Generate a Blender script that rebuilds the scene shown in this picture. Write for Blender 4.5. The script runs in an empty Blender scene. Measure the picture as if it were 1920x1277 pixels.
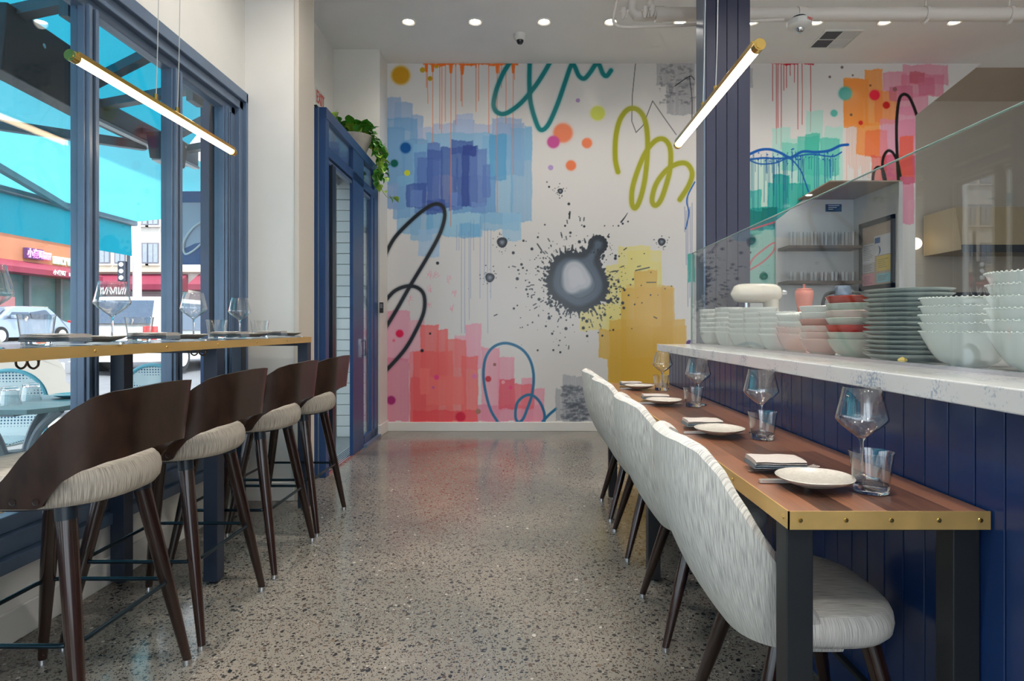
import bpy, bmesh, math, random
import numpy as np
from mathutils import Vector, Matrix
R = random.Random(7)
PI = math.pi
SC = bpy.context.scene
COL = SC.collection
H = 1.13            # camera height
F = 1150.0          # focal length in pixels of the 1920 wide frame
VX, VY = 991.0, 615.0

# ---------------------------------------------------------------- camera, sky, sun, exposure
cam = bpy.data.cameras.new('camera'); camo = bpy.data.objects.new('camera', cam); COL.objects.link(camo)
camo.location = (0, 0, H); camo.rotation_euler = (PI / 2, 0, 0)
cam.sensor_width = 36; cam.lens = F / 1920 * 36
cam.shift_x = -(VX - 960) / 1920; cam.shift_y = -(638.5 - VY) / 1920
cam.clip_start = 0.02; cam.clip_end = 400
SC.camera = camo
SC.view_settings.view_transform = 'Standard'; SC.view_settings.look = 'None'
SC.view_settings.exposure = 1.18; SC.view_settings.gamma = 1.0
SC.view_settings.use_curve_mapping = False
w = bpy.data.worlds.new('sky'); SC.world = w; w.use_nodes = True
bg = w.node_tree.nodes['Background']
bg.inputs[0].default_value = (0.80, 0.90, 1.0, 1); bg.inputs[1].default_value = 1.55
sun = bpy.data.lights.new('sun', 'SUN'); suno = bpy.data.objects.new('sun', sun); COL.objects.link(suno)
sun.energy = 2.6; sun.angle = math.radians(1.0); sun.color = (1.0, 0.95, 0.88)
suno.rotation_euler = Vector((-0.42, 0.40, -0.81)).to_track_quat('-Z', 'Y').to_euler()
cy = SC.cycles
cy.use_denoising = True
cy.max_bounces = 9; cy.diffuse_bounces = 4; cy.glossy_bounces = 4; cy.transmission_bounces = 9
cy.transparent_max_bounces = 24; cy.caustics_refractive = False; cy.caustics_reflective = False
cy.sample_clamp_indirect = 6.0; cy.blur_glossy = 0.5

# ---------------------------------------------------------------- helpers
def P(px, py, Y):
    return ((px - VX) * Y / F, Y, H - (py - VY) * Y / F)
def lin(c):
    c = c / 255.0
    return c / 12.92 if c <= 0.04045 else ((c + 0.055) / 1.055) ** 2.4
def rgb(r, g, b): return (lin(r), lin(g), lin(b), 1.0)

MATS = {}
def mat(name, col, rough=0.5, metal=0.0, noise=0.0, nscale=30.0, bump=0.0, bscale=200.0, stretch=(1, 1, 1), coat=0.0,
        trans=0.0, ior=1.45, spec=0.5, emit=None, estr=0.0):
    if name in MATS: return MATS[name]
    m = bpy.data.materials.new(name); m.use_nodes = True; nt = m.node_tree
    p = nt.nodes['Principled BSDF']
    p.inputs['Base Color'].default_value = col
    p.inputs['Roughness'].default_value = rough; p.inputs['Metallic'].default_value = metal
    p.inputs['Specular IOR Level'].default_value = spec; p.inputs['IOR'].default_value = ior
    p.inputs['Coat Weight'].default_value = coat; p.inputs['Coat Roughness'].default_value = 0.08
    p.inputs['Transmission Weight'].default_value = trans
    if emit:
        p.inputs['Emission Color'].default_value = emit; p.inputs['Emission Strength'].default_value = estr
    if noise or bump:
        tc = nt.nodes.new('ShaderNodeTexCoord'); mp = nt.nodes.new('ShaderNodeMapping')
        mp.inputs['Scale'].default_value = stretch; nt.links.new(tc.outputs['Object'], mp.inputs['Vector'])
    if noise:
        n = nt.nodes.new('ShaderNodeTexNoise'); n.inputs['Scale'].default_value = nscale; n.inputs['Detail'].default_value = 5
        nt.links.new(mp.outputs[0], n.inputs['Vector'])
        r = nt.nodes.new('ShaderNodeValToRGB')
        a = tuple(max(0, v * (1 - noise)) for v in col[:3]) + (1,); b = tuple(min(1, v * (1 + noise)) for v in col[:3]) + (1,)
        r.color_ramp.elements[0].position = 0.3; r.color_ramp.elements[1].position = 0.7
        r.color_ramp.elements[0].color = a; r.color_ramp.elements[1].color = b
        nt.links.new(n.outputs['Fac'], r.inputs['Fac']); nt.links.new(r.outputs['Color'], p.inputs['Base Color'])
    if bump:
        n2 = nt.nodes.new('ShaderNodeTexNoise'); n2.inputs['Scale'].default_value = bscale; n2.inputs['Detail'].default_value = 3
        nt.links.new(mp.outputs[0], n2.inputs['Vector'])
        bp = nt.nodes.new('ShaderNodeBump'); bp.inputs['Strength'].default_value = bump; bp.inputs['Distance'].default_value = 0.002
        nt.links.new(n2.outputs['Fac'], bp.inputs['Height']); nt.links.new(bp.outputs['Normal'], p.inputs['Normal'])
    MATS[name] = m
    return m
def emat(name, col, strength):
    m = bpy.data.materials.new(name); m.use_nodes = True; nt = m.node_tree
    nt.nodes.remove(nt.nodes['Principled BSDF'])
    e = nt.nodes.new('ShaderNodeEmission'); e.inputs[0].default_value = col; e.inputs[1].default_value = strength
    nt.links.new(e.outputs[0], nt.nodes['Material Output'].inputs[0]); MATS[name] = m; return m
def pane_mat(name, tint, rough=0.0, refl=1.0):
    """thin clear glazing: straight-through light plus a Schlick mirror term, the same from both sides"""
    m = bpy.data.materials.new(name); m.use_nodes = True; nt = m.node_tree
    nt.nodes.remove(nt.nodes['Principled BSDF'])
    g = nt.nodes.new('ShaderNodeNewGeometry')
    d = nt.nodes.new('ShaderNodeVectorMath'); d.operation = 'DOT_PRODUCT'
    nt.links.new(g.outputs['Normal'], d.inputs[0]); nt.links.new(g.outputs['Incoming'], d.inputs[1])
    def mth(op, a, b=None):
        n = nt.nodes.new('ShaderNodeMath'); n.operation = op
        for i, v in enumerate((a, b)):
            if v is None: continue
            if isinstance(v, (int, float)): n.inputs[i].default_value = v
            else: nt.links.new(v, n.inputs[i])
        return n.outputs[0]
    c = mth('ABSOLUTE', d.outputs['Value']); k = mth('SUBTRACT', 1.0, c); k5 = mth('POWER', k, 5.0)
    fr = mth('ADD', mth('MULTIPLY', k5, 0.96 * refl), 0.04 * refl)
    t = nt.nodes.new('ShaderNodeBsdfTransparent'); t.inputs[0].default_value = tint
    gl = nt.nodes.new('ShaderNodeBsdfGlossy'); gl.inputs['Roughness'].default_value = rough
    mx = nt.nodes.new('ShaderNodeMixShader'); nt.links.new(fr, mx.inputs[0])
    nt.links.new(t.outputs[0], mx.inputs[1]); nt.links.new(gl.outputs[0], mx.inputs[2])
    nt.links.new(mx.outputs[0], nt.nodes['Material Output'].inputs[0]); MATS[name] = m; return m

def catmull(pts, n=8, closed=False):
    pts = [np.array(p, float) for p in pts]; out = []
    N = len(pts); rng = range(N if closed else N - 1)
    for i in rng:
        if closed: p0, p1, p2, p3 = pts[i - 1], pts[i], pts[(i + 1) % N], pts[(i + 2) % N]
        else: p0, p1, p2, p3 = pts[max(i - 1, 0)], pts[i], pts[i + 1], pts[min(i + 2, N - 1)]
        for k in range(n):
            t = k / n
            out.append(0.5 * ((2 * p1) + (-p0 + p2) * t + (2 * p0 - 5 * p1 + 4 * p2 - p3) * t * t + (-p0 + 3 * p1 - 3 * p2 + p3) * t ** 3))
    if not closed: out.append(pts[-1])
    return out

class B:
    """collects geometry and links it as one mesh object"""
    def __init__(s): s.v = []; s.f = []; s.sm = []
    def add(s, vs, fs, smooth=False):
        o = len(s.v); s.v += [tuple(map(float, v)) for v in vs]; s.f += [tuple(i + o for i in f) for f in fs]; s.sm += [smooth] * len(fs); return s
    def box(s, x0, x1, y0, y1, z0, z1):
        x0, x1 = min(x0, x1), max(x0, x1); y0, y1 = min(y0, y1), max(y0, y1); z0, z1 = min(z0, z1), max(z0, z1)
        vs = [(x, y, z) for z in (z0, z1) for y in (y0, y1) for x in (x0, x1)]
        return s.add(vs, [(0, 2, 3, 1), (4, 5, 7, 6), (0, 1, 5, 4), (2, 6, 7, 3), (0, 4, 6, 2), (1, 3, 7, 5)])
    def beam(s, a, b, w, h):
        a = Vector(a); b = Vector(b); d = (b - a).normalized()
        up = Vector((0, 0, 1)) if abs(d.z) < 0.95 else Vector((1, 0, 0))
        x = d.cross(up).normalized(); y = x.cross(d).normalized()
        vs = [p + x * (i * w / 2) + y * (j * h / 2) for p in (a, b) for (i, j) in ((-1, -1), (1, -1), (1, 1), (-1, 1))]
        return s.add(vs, [(3, 2, 1, 0), (4, 5, 6, 7), (0, 1, 5, 4), (1, 2, 6, 5), (2, 3, 7, 6), (3, 0, 4, 7)])
    def tube(s, path, r, n=10, closed=False, cap=True, smooth=True):
        path = [Vector(tuple(p)) for p in path]; N = len(path)
        rs = r if isinstance(r, (list, tuple)) else [r] * N
        vs = []; prev = None
        for i, p in enumerate(path):
            if closed: t = (path[(i + 1) % N] - path[i - 1]).normalized()
            else: t = (path[min(i + 1, N - 1)] - path[max(i - 1, 0)]).normalized()
            if prev is None: a = t.orthogonal().normalized()
            else:
                a = prev - t * prev.dot(t); a = a.normalized() if a.length > 1e-6 else t.orthogonal().normalized()
            prev = a; b = t.cross(a)
            for k in range(n):
                q = 2 * PI * k / n; vs.append(p + (a * math.cos(q) + b * math.sin(q)) * rs[i])
        fs = []
        for i in range(N if closed else N - 1):
            j = (i + 1) % N
            for k in range(n): fs.append((i * n + k, i * n + (k + 1) % n, j * n + (k + 1) % n, j * n + k))
        s.add(vs, fs, smooth)
        if cap and not closed:
            o = len(s.v) - N * n
            s.f.append(tuple(o + k for k in reversed(range(n)))); s.sm.append(False)
            s.f.append(tuple(o + (N - 1) * n + k for k in range(n))); s.sm.append(False)
        return s
    def lathe(s, prof, n=32, c=(0, 0, 0), fl=None):
        """prof: (r, z) list; r = 0 closes; fl(angle, r, z) -> (r, z) lets a rim be fluted"""
        vs = []; idx = []
        for (r, z) in prof:
            if r <= 1e-6: idx.append([len(vs)] * n); vs.append((c[0], c[1], c[2] + z))
            else:
                row = []
                for k in range(n):
                    q = 2 * PI * k / n; rr, zz = fl(q, r, z) if fl else (r, z)
                    row.append(len(vs)); vs.append((c[0] + rr * math.cos(q), c[1] + rr * math.sin(q), c[2] + zz))
                idx.append(row)
        fs = []
        for a, b in zip(idx[:-1], idx[1:]):
            for k in range(n):
                q = [a[k], a[(k + 1) % n], b[(k + 1) % n], b[k]]; u = []
                for t in q:
                    if t not in u: u.append(t)
                if len(u) > 2: fs.append(tuple(u))
        return s.add(vs, fs, True)
    def grid(s, fn, nu, nv, smooth=True, flip=False):
        vs = [fn(i / nu, j / nv) for i in range(nu + 1) for j in range(nv + 1)]; fs = []
        for i in range(nu):
            for j in range(nv):
                q = (i * (nv + 1) + j, (i + 1) * (nv + 1) + j, (i + 1) * (nv + 1) + j + 1, i * (nv + 1) + j + 1)
                fs.append(q[::-1] if flip else q)
        return s.add(vs, fs, smooth)
    def prism(s, poly, axis, a, b):
        """poly of 2D points extruded along axis from a to b"""
        def pt(p, t):
            return {'x': (t, p[0], p[1]), 'y': (p[0], t, p[1]), 'z': (p[0], p[1], t)}[axis]
        n = len(poly); vs = [pt(p, a) for p in poly] + [pt(p, b) for p in poly]
        fs = [tuple(range(n))[::-1], tuple(range(n, 2 * n))] + [(i, (i + 1) % n, n + (i + 1) % n, n + i) for i in range(n)]
        return s.add(vs, fs)
    def loft(s, rings, cap=True, smooth=True):
        n = len(rings[0]); vs = [p for r in rings for p in r]; fs = []
        for i in range(len(rings) - 1):
            for k in range(n): fs.append((i * n + k, i * n + (k + 1) % n, (i + 1) * n + (k + 1) % n, (i + 1) * n + k))
        s.add(vs, fs, smooth)
        if cap:
            o = len(s.v) - len(vs)
            s.f.append(tuple(o + k for k in reversed(range(n)))); s.sm.append(smooth)
            s.f.append(tuple(o + len(vs) - n + k for k in range(n))); s.sm.append(smooth)
        return s
    def build(s, name, m, parent=None, off=None, loc=None, bevel=0, angle=40, seg=2, fixn=True):
        me = bpy.data.meshes.new(name)
        off = Vector(off) if off is not None else Vector((0, 0, 0))
        vs = [(v[0] - off.x, v[1] - off.y, v[2] - off.z) for v in s.v]
        me.from_pydata(vs, [], s.f)
        if fixn:
            bm = bmesh.new(); bm.from_mesh(me); bmesh.ops.recalc_face_normals(bm, faces=bm.faces); bm.to_mesh(me); bm.free()
        me.polygons.foreach_set('use_smooth', s.sm if len(s.sm) == len(me.polygons) else [True] * len(me.polygons))
        if any(s.sm): me.set_sharp_from_angle(angle=math.radians(angle))
        me.materials.append(m); me.update()
        o = bpy.data.objects.new(name, me); COL.objects.link(o)
        if parent is not None: o.parent = parent
        if loc is not None: o.location = loc
        if bevel:
            b = o.modifiers.new('edge', 'BEVEL'); b.width = bevel; b.segments = seg; b.limit_method = 'ANGLE'; b.angle_limit = math.radians(40)
        return o

def tag(o, label=None, cat=None, group=None, kind=None):
    if label: o['label'] = label
    if cat: o['category'] = cat
    if group: o['group'] = group
    if kind: o['kind'] = kind
    return o
def thing(name, label, cat, loc=(0, 0, 0), rz=0.0, group=None, kind=None):
    o = bpy.data.objects.new(name, None); COL.objects.link(o); o.location = loc; o.rotation_euler = (0, 0, rz); o.empty_display_size = 0.05
    return tag(o, label, cat, group, kind)
def struct(o): o['kind'] = 'structure'; return o
def share(src, name, parent, loc, rot=(0, 0, 0), scale=None):
    """another piece sharing the mesh of src"""
    o = bpy.data.objects.new(name, src.data); COL.objects.link(o); o.parent = parent; o.location = loc; o.rotation_euler = rot
    if scale: o.scale = scale
    return o
def dup(root, loc, rz=None, label=None, group=None):
    r = root.copy(); COL.objects.link(r); r.location = loc
    if rz is not None: r.rotation_euler = (r.rotation_euler.x, r.rotation_euler.y, rz)
    if label: r['label'] = label
    if group: r['group'] = group
    for ch in list(root.children):
        c = ch.copy(); COL.objects.link(c); c.parent = r
        for g in ch.children:
            d = g.copy(); COL.objects.link(d); d.parent = c
    return r
def text(name, body, m, size, loc, rot, parent=None, depth=0.004, xscale=1.0, shear=0.0, offset=0.0):
    c = bpy.data.curves.new(name, 'FONT'); c.body = body; c.size = size; c.extrude = depth; c.align_x = 'CENTER'; c.align_y = 'CENTER'
    c.shear = shear; c.offset = offset; c.resolution_u = 3
    t = bpy.data.objects.new(name + '_outline', c); COL.objects.link(t)
    dg = bpy.context.evaluated_depsgraph_get(); me = bpy.data.meshes.new_from_object(t.evaluated_get(dg))
    bpy.data.objects.remove(t); bpy.data.curves.remove(c); me.name = name; me.materials.clear(); me.materials.append(m)
    o = bpy.data.objects.new(name, me); COL.objects.link(o); o.location = loc; o.rotation_euler = rot; o.scale = (xscale, 1, 1)
    if parent is not None: o.parent = parent
    return o

# ---------------------------------------------------------------- materials
WHITE = mat('white_wall_paint', rgb(224, 221, 215), 0.55, noise=0.03, nscale=3, bump=0.05, bscale=120)
CEIL = mat('ceiling_paint', rgb(240, 238, 236), 0.8, noise=0.02, nscale=2)
TRIMW = mat('white_trim_paint', rgb(226, 224, 219), 0.35)
STRIP = mat('cream_corner_trim', rgb(206, 197, 184), 0.5)
BLUEF = mat('blue_frame_paint', rgb(38, 70, 116), 0.35, noise=0.06, nscale=8)
SLATE = mat('slate_blue_frame_metal', rgb(100, 118, 142), 0.3, metal=0.15, noise=0.06, nscale=9)
DARKF = mat('near_black_seal', rgb(18, 30, 42), 0.35)
NAVY = mat('navy_board_paint', rgb(26, 50, 94), 0.2, noise=0.08, nscale=5, bump=0.12, bscale=60, stretch=(1, 1, 0.35))
PLUM = mat('dark_plum_blue_paint', rgb(50, 52, 72), 0.45, bump=0.04, bscale=60)
STEELB = mat('grey_blue_metal_edge', rgb(110, 122, 140), 0.3, metal=0.4)
BRASS = mat('brushed_brass', rgb(214, 176, 108), 0.38, metal=0.55, noise=0.12, nscale=14, bump=0.03, bscale=300, stretch=(1, 0.1, 1))
BRASSL = mat('polished_brass', rgb(215, 178, 100), 0.18, metal=1.0)
BLACKM = mat('black_powder_coat', rgb(30, 33, 36), 0.42, bump=0.15, bscale=900)
GREYM = mat('dark_blue_grey_post', rgb(38, 48, 66), 0.4, bump=0.08, bscale=900)
RAILM = mat('dark_teal_steel_rail', rgb(26, 44, 54), 0.25, metal=0.7)
CHROME = mat('chrome', rgb(210, 212, 215), 0.15, metal=1.0)
SILVER = mat('stainless_cutlery', rgb(226, 222, 216), 0.3, metal=1.0)
DWOOD = mat('espresso_stained_wood', rgb(40, 24, 19), 0.2, noise=0.45, nscale=14, stretch=(1, 1, 0.12), coat=0.4)
PLY = mat('espresso_bent_plywood', rgb(48, 32, 24), 0.3, noise=0.4, nscale=26, stretch=(1, 1, 0.5), bump=0.05, bscale=500)
CERAM = mat('speckled_stoneware', rgb(184, 178, 168), 0.25, noise=0.10, nscale=160)
CERW = mat('white_stoneware', rgb(232, 232, 226), 0.18)
CERP = mat('pale_pink_stoneware', rgb(232, 208, 198), 0.2)
CERC = mat('celadon_stoneware', rgb(196, 202, 188), 0.2, noise=0.05, nscale=30)
CERR = mat('glossy_red_glaze', rgb(176, 52, 36), 0.08, noise=0.12, nscale=25)
CERG = mat('grey_green_stoneware', rgb(166, 174, 170), 0.25)
NAPK = mat('taupe_linen_napkin', rgb(180, 172, 166), 0.85, noise=0.08, nscale=250, bump=0.3, bscale=900)
NAPB = mat('blue_grey_linen_napkin', rgb(112, 124, 134), 0.85, noise=0.08, nscale=250, bump=0.3, bscale=900)
GLASS = mat('clear_glassware', (1, 1, 1, 1), 0.0, trans=1.0, ior=1.45)
GLASSW = pane_mat('thin_blown_glass', (0.985, 0.99, 0.99, 1), 0.0, 2.4)
PANE = pane_mat('window_glazing', (0.96, 0.985, 0.985, 1))
GUARD = pane_mat('guard_glazing', (0.965, 0.985, 0.98, 1), 0.0, 1.0)
SHOPG = mat('shop_window_glass', rgb(96, 128, 128), 0.05, noise=0.3, nscale=0.7)
def fabric_mat(name, col, dark, scale):
    """ribbed cloth: the ribs run up the curved sides and straight across a level top"""
    m = mat(name, col, 0.9, spec=0.2); nt = m.node_tree; p = nt.nodes['Principled BSDF']; L = nt.links.new
    tc = nt.nodes.new('ShaderNodeTexCoord'); sx = nt.nodes.new('ShaderNodeSeparateXYZ'); L(tc.outputs['Object'], sx.inputs[0])
    sn = nt.nodes.new('ShaderNodeSeparateXYZ'); L(tc.outputs['Normal'], sn.inputs[0])
    def mth(op, a, b=None):
        n = nt.nodes.new('ShaderNodeMath'); n.operation = op
        for i, v in enumerate((a, b)):
            if v is None: continue
            if isinstance(v, (int, float)): n.inputs[i].default_value = v
            else: L(v, n.inputs[i])
        return n.outputs[0]
    ang = mth('MULTIPLY', mth('ARCTAN2', sx.outputs[1], mth('MULTIPLY', sx.outputs[0], -1.0)), 0.26)
    top = mth('GREATER_THAN', sn.outputs[2], 0.75)
    def pick(a, b): return mth('ADD', mth('MULTIPLY', a, mth('SUBTRACT', 1.0, top)), mth('MULTIPLY', b, top))
    across = pick(ang, sx.outputs[1]); along = pick(sx.outputs[2], sx.outputs[0])
    cb = nt.nodes.new('ShaderNodeCombineXYZ'); L(mth('MULTIPLY', across, 1.0), cb.inputs[0]); L(mth('MULTIPLY', along, 0.03), cb.inputs[1])
    n = nt.nodes.new('ShaderNodeTexNoise'); n.inputs['Scale'].default_value = scale; n.inputs['Detail'].default_value = 3; n.noise_dimensions = '2D'
    L(cb.outputs[0], n.inputs['Vector'])
    r = nt.nodes.new('ShaderNodeValToRGB'); r.color_ramp.elements[0].position = 0.34; r.color_ramp.elements[1].position = 0.60
    r.color_ramp.elements[0].color = dark; r.color_ramp.elements[1].color = col
    L(n.outputs['Fac'], r.inputs[0]); L(r.outputs[0], p.inputs['Base Color'])
    b = nt.nodes.new('ShaderNodeBump'); b.inputs['Strength'].default_value = 0.4; b.inputs['Distance'].default_value = 0.001
    L(n.outputs['Fac'], b.inputs['Height']); L(b.outputs[0], p.inputs['Normal'])
    return m
LINEN = fabric_mat('ribbed_pale_linen', rgb(218, 215, 208), rgb(170, 168, 163), 620)
LINENS = fabric_mat('ribbed_beige_linen', rgb(206, 198, 186), rgb(152, 143, 130), 560)

def awning_mat(name, col, tr):
    m = bpy.data.materials.new(name); m.use_nodes = True; nt = m.node_tree; nt.nodes.remove(nt.nodes['Principled BSDF'])
    d = nt.nodes.new('ShaderNodeBsdfDiffuse'); t = nt.nodes.new('ShaderNodeBsdfTranslucent'); mx = nt.nodes.new('ShaderNodeMixShader')
    tc = nt.nodes.new('ShaderNodeTexCoord'); n = nt.nodes.new('ShaderNodeTexNoise'); n.inputs['Scale'].default_value = 3; n.inputs['Detail'].default_value = 6
    nt.links.new(tc.outputs['Object'], n.inputs['Vector'])
    r = nt.nodes.new('ShaderNodeValToRGB'); r.color_ramp.elements[0].color = tuple(c * 0.8 for c in col[:3]) + (1,); r.color_ramp.elements[1].color = col
    nt.links.new(n.outputs['Fac'], r.inputs[0]); nt.links.new(r.outputs[0], d.inputs[0]); nt.links.new(r.outputs[0], t.inputs[0])
    mx.inputs[0].default_value = tr; nt.links.new(d.outputs[0], mx.inputs[1]); nt.links.new(t.outputs[0], mx.inputs[2])
    nt.links.new(mx.outputs[0], nt.nodes['Material Output'].inputs[0]); return m
TEAL2 = awning_mat('sunlit_pale_turquoise_canvas', rgb(92, 178, 192), 0.66)  # paler copy of the awning canvas, its sunlit look put into the colour
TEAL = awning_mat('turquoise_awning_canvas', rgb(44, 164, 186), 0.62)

def floor_mat():
    m = mat('polished_aggregate_concrete', rgb(150, 144, 136), 0.2, spec=0.5); nt = m.node_tree; p = nt.nodes['Principled BSDF']
    L = nt.links.new
    tc = nt.nodes.new('ShaderNodeTexCoord')
    n = nt.nodes.new('ShaderNodeTexNoise'); n.inputs['Scale'].default_value = 1.3; n.inputs['Detail'].default_value = 8
    L(tc.outputs['Object'], n.inputs['Vector'])
    r = nt.nodes.new('ShaderNodeValToRGB'); r.color_ramp.elements[0].position = 0.35; r.color_ramp.elements[1].position = 0.68
    r.color_ramp.elements[0].color = rgb(116, 114, 108); r.color_ramp.elements[1].color = rgb(146, 137, 126)
    L(n.outputs['Fac'], r.inputs[0]); cur = r.outputs[0]
    fine = nt.nodes.new('ShaderNodeTexNoise'); fine.inputs['Scale'].default_value = 260; fine.inputs['Detail'].default_value = 2; L(tc.outputs['Object'], fine.inputs['Vector'])
    fr = nt.nodes.new('ShaderNodeValToRGB'); fr.color_ramp.elements[0].color = (0.72, 0.72, 0.72, 1); fr.color_ramp.elements[1].color = (1.15, 1.15, 1.15, 1)
    L(fine.outputs['Fac'], fr.inputs[0])
    mm = nt.nodes.new('ShaderNodeMix'); mm.data_type = 'RGBA'; mm.blend_type = 'MULTIPLY'; mm.inputs[0].default_value = 1
    L(cur, mm.inputs[6]); L(fr.outputs[0], mm.inputs[7]); cur = mm.outputs[2]
    for scale, thr, stretch, lo in ((58, 0.40, (1, 1.35, 1), 0.34), (120, 0.42, (1.25, 1, 1), 0.30), (30, 0.30, (1.2, 1, 1), 0.55)):
        mp = nt.nodes.new('ShaderNodeMapping'); mp.inputs['Scale'].default_value = stretch; L(tc.outputs['Object'], mp.inputs[0])
        dn = nt.nodes.new('ShaderNodeTexNoise'); dn.inputs['Scale'].default_value = scale * 1.2; L(mp.outputs[0], dn.inputs['Vector'])
        va = nt.nodes.new('ShaderNodeVectorMath'); va.operation = 'SCALE'; va.inputs['Scale'].default_value = 0.5 / scale; L(dn.outputs['Color'], va.inputs[0])
        ad = nt.nodes.new('ShaderNodeVectorMath'); L(mp.outputs[0], ad.inputs[0]); L(va.outputs[0], ad.inputs[1])
        v = nt.nodes.new('ShaderNodeTexVoronoi'); v.inputs['Scale'].default_value = scale; L(ad.outputs[0], v.inputs['Vector']); v.voronoi_dimensions = '2D'
        sep = nt.nodes.new('ShaderNodeSeparateColor'); L(v.outputs['Color'], sep.inputs[0])
        size = nt.nodes.new('ShaderNodeMath'); size.operation = 'MULTIPLY'; L(sep.outputs[1], size.inputs[0]); size.inputs[1].default_value = thr
        lt = nt.nodes.new('ShaderNodeMath'); lt.operation = 'LESS_THAN'; L(v.outputs['Distance'], lt.inputs[0]); L(size.outputs[0], lt.inputs[1])
        gt = nt.nodes.new('ShaderNodeMath'); gt.operation = 'GREATER_THAN'; L(sep.outputs[2], gt.inputs[0]); gt.inputs[1].default_value = lo
        an = nt.nodes.new('ShaderNodeMath'); an.operation = 'MULTIPLY'; L(lt.outputs[0], an.inputs[0]); L(gt.outputs[0], an.inputs[1])
        cr = nt.nodes.new('ShaderNodeValToRGB'); cr.color_ramp.interpolation = 'CONSTANT'; e = cr.color_ramp.elements
        e[0].color = rgb(52, 52, 54); e[1].position = 0.30; e[1].color = rgb(84, 72, 62)
        for pos, c in ((0.5, rgb(60, 58, 56)), (0.66, rgb(112, 98, 84)), (0.80, rgb(38, 40, 44)), (0.975, rgb(180, 174, 164))):
            q = e.new(pos); q.color = c
        L(sep.outputs[0], cr.inputs[0])
        mx = nt.nodes.new('ShaderNodeMix'); mx.data_type = 'RGBA'; L(an.outputs[0], mx.inputs[0]); L(cur, mx.inputs[6]); L(cr.outputs[0], mx.inputs[7]); cur = mx.outputs[2]
    L(cur, p.inputs['Base Color'])
    rn = nt.nodes.new('ShaderNodeTexNoise'); rn.inputs['Scale'].default_value = 2.2; rn.inputs['Detail'].default_value = 6; L(tc.outputs['Object'], rn.inputs['Vector'])
    rr = nt.nodes.new('ShaderNodeMapRange'); rr.inputs[3].default_value = 0.08; rr.inputs[4].default_value = 0.19; L(rn.outputs['Fac'], rr.inputs[0])
    L(rr.outputs[0], p.inputs['Roughness'])
    b = nt.nodes.new('ShaderNodeBump'); b.inputs['Strength'].default_value = 0.10; b.inputs['Distance'].default_value = 0.001
    L(fine.outputs['Fac'], b.inputs['Height']); L(b.outputs[0], p.inputs['Normal'])
    return m
def plank_mat(name, dark, light, axis_stretch, rough=0.3, coat=0.2):
    m = mat(name, dark, rough, coat=coat); nt = m.node_tree; p = nt.nodes['Principled BSDF']; L = nt.links.new
    oi = nt.nodes.new('ShaderNodeObjectInfo'); tc = nt.nodes.new('ShaderNodeTexCoord'); mp = nt.nodes.new('ShaderNodeMapping')
    mp.inputs['Scale'].default_value = axis_stretch; L(tc.outputs['Object'], mp.inputs[0])
    ad = nt.nodes.new('ShaderNodeVectorMath'); L(mp.outputs[0], ad.inputs[0]); sc = nt.nodes.new('ShaderNodeVectorMath'); sc.operation = 'SCALE'
    cb = nt.nodes.new('ShaderNodeCombineXYZ')
    for i in range(3): L(oi.outputs['Random'], cb.inputs[i])
    L(cb.outputs[0], sc.inputs[0]); sc.inputs['Scale'].default_value = 17; L(sc.outputs[0], ad.inputs[1])
    n = nt.nodes.new('ShaderNodeTexNoise'); n.inputs['Scale'].default_value = 30; n.inputs['Detail'].default_value = 6; L(ad.outputs[0], n.inputs['Vector'])
    a = nt.nodes.new('ShaderNodeMath'); a.operation = 'MULTIPLY_ADD'; L(n.outputs['Fac'], a.inputs[0]); a.inputs[1].default_value = 0.65
    b = nt.nodes.new('ShaderNodeMath'); b.operation = 'MULTIPLY'; L(oi.outputs['Random'], b.inputs[0]); b.inputs[1].default_value = 0.62; L(b.outputs[0], a.inputs[2])
    r = nt.nodes.new('ShaderNodeValToRGB'); r.color_ramp.elements[0].position = 0.2; r.color_ramp.elements[1].position = 0.85
    r.color_ramp.elements[0].color = dark; r.color_ramp.elements[1].color = light
    L(a.outputs[0], r.inputs[0]); L(r.outputs[0], p.inputs['Base Color']); return m
WALNUT = plank_mat('oiled_walnut', rgb(44, 26, 20), rgb(140, 94, 70), (4.5, 0.22, 1))
TEAKD = plank_mat('dark_stained_bar_wood', rgb(40, 38, 38), rgb(92, 82, 76), (1, 0.06, 1), 0.22)
def quartz_mat():
    m = mat('flecked_white_quartz', rgb(205, 205, 203), 0.12); nt = m.node_tree; p = nt.nodes['Principled BSDF']; L = nt.links.new
    tc = nt.nodes.new('ShaderNodeTexCoord'); n = nt.nodes.new('ShaderNodeTexNoise'); n.inputs['Scale'].default_value = 130; n.inputs['Detail'].default_value = 4
    n2 = nt.nodes.new('ShaderNodeTexNoise'); n2.inputs['Scale'].default_value = 12; L(tc.outputs['Object'], n.inputs[0]); L(tc.outputs['Object'], n2.inputs[0])
    mu = nt.nodes.new('ShaderNodeMath'); mu.operation = 'MULTIPLY'; L(n.outputs['Fac'], mu.inputs[0]); L(n2.outputs['Fac'], mu.inputs[1])
    r = nt.nodes.new('ShaderNodeValToRGB'); r.color_ramp.elements[0].position = 0.30; r.color_ramp.elements[0].color = rgb(206, 205, 203)
    r.color_ramp.elements[1].position = 0.42; r.color_ramp.elements[1].color = rgb(150, 160, 174)
    L(mu.outputs[0], r.inputs[0]); L(r.outputs[0], p.inputs['Base Color']); return m
QUARTZ = quartz_mat()
FLOORM = floor_mat()
PAVE = mat('sidewalk_concrete', rgb(160, 156, 152), 0.8, noise=0.08, nscale=4)
ASPH = mat('street_asphalt', rgb(112, 112, 116), 0.85, noise=0.1, nscale=5)  # plain mottled asphalt grey
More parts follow.
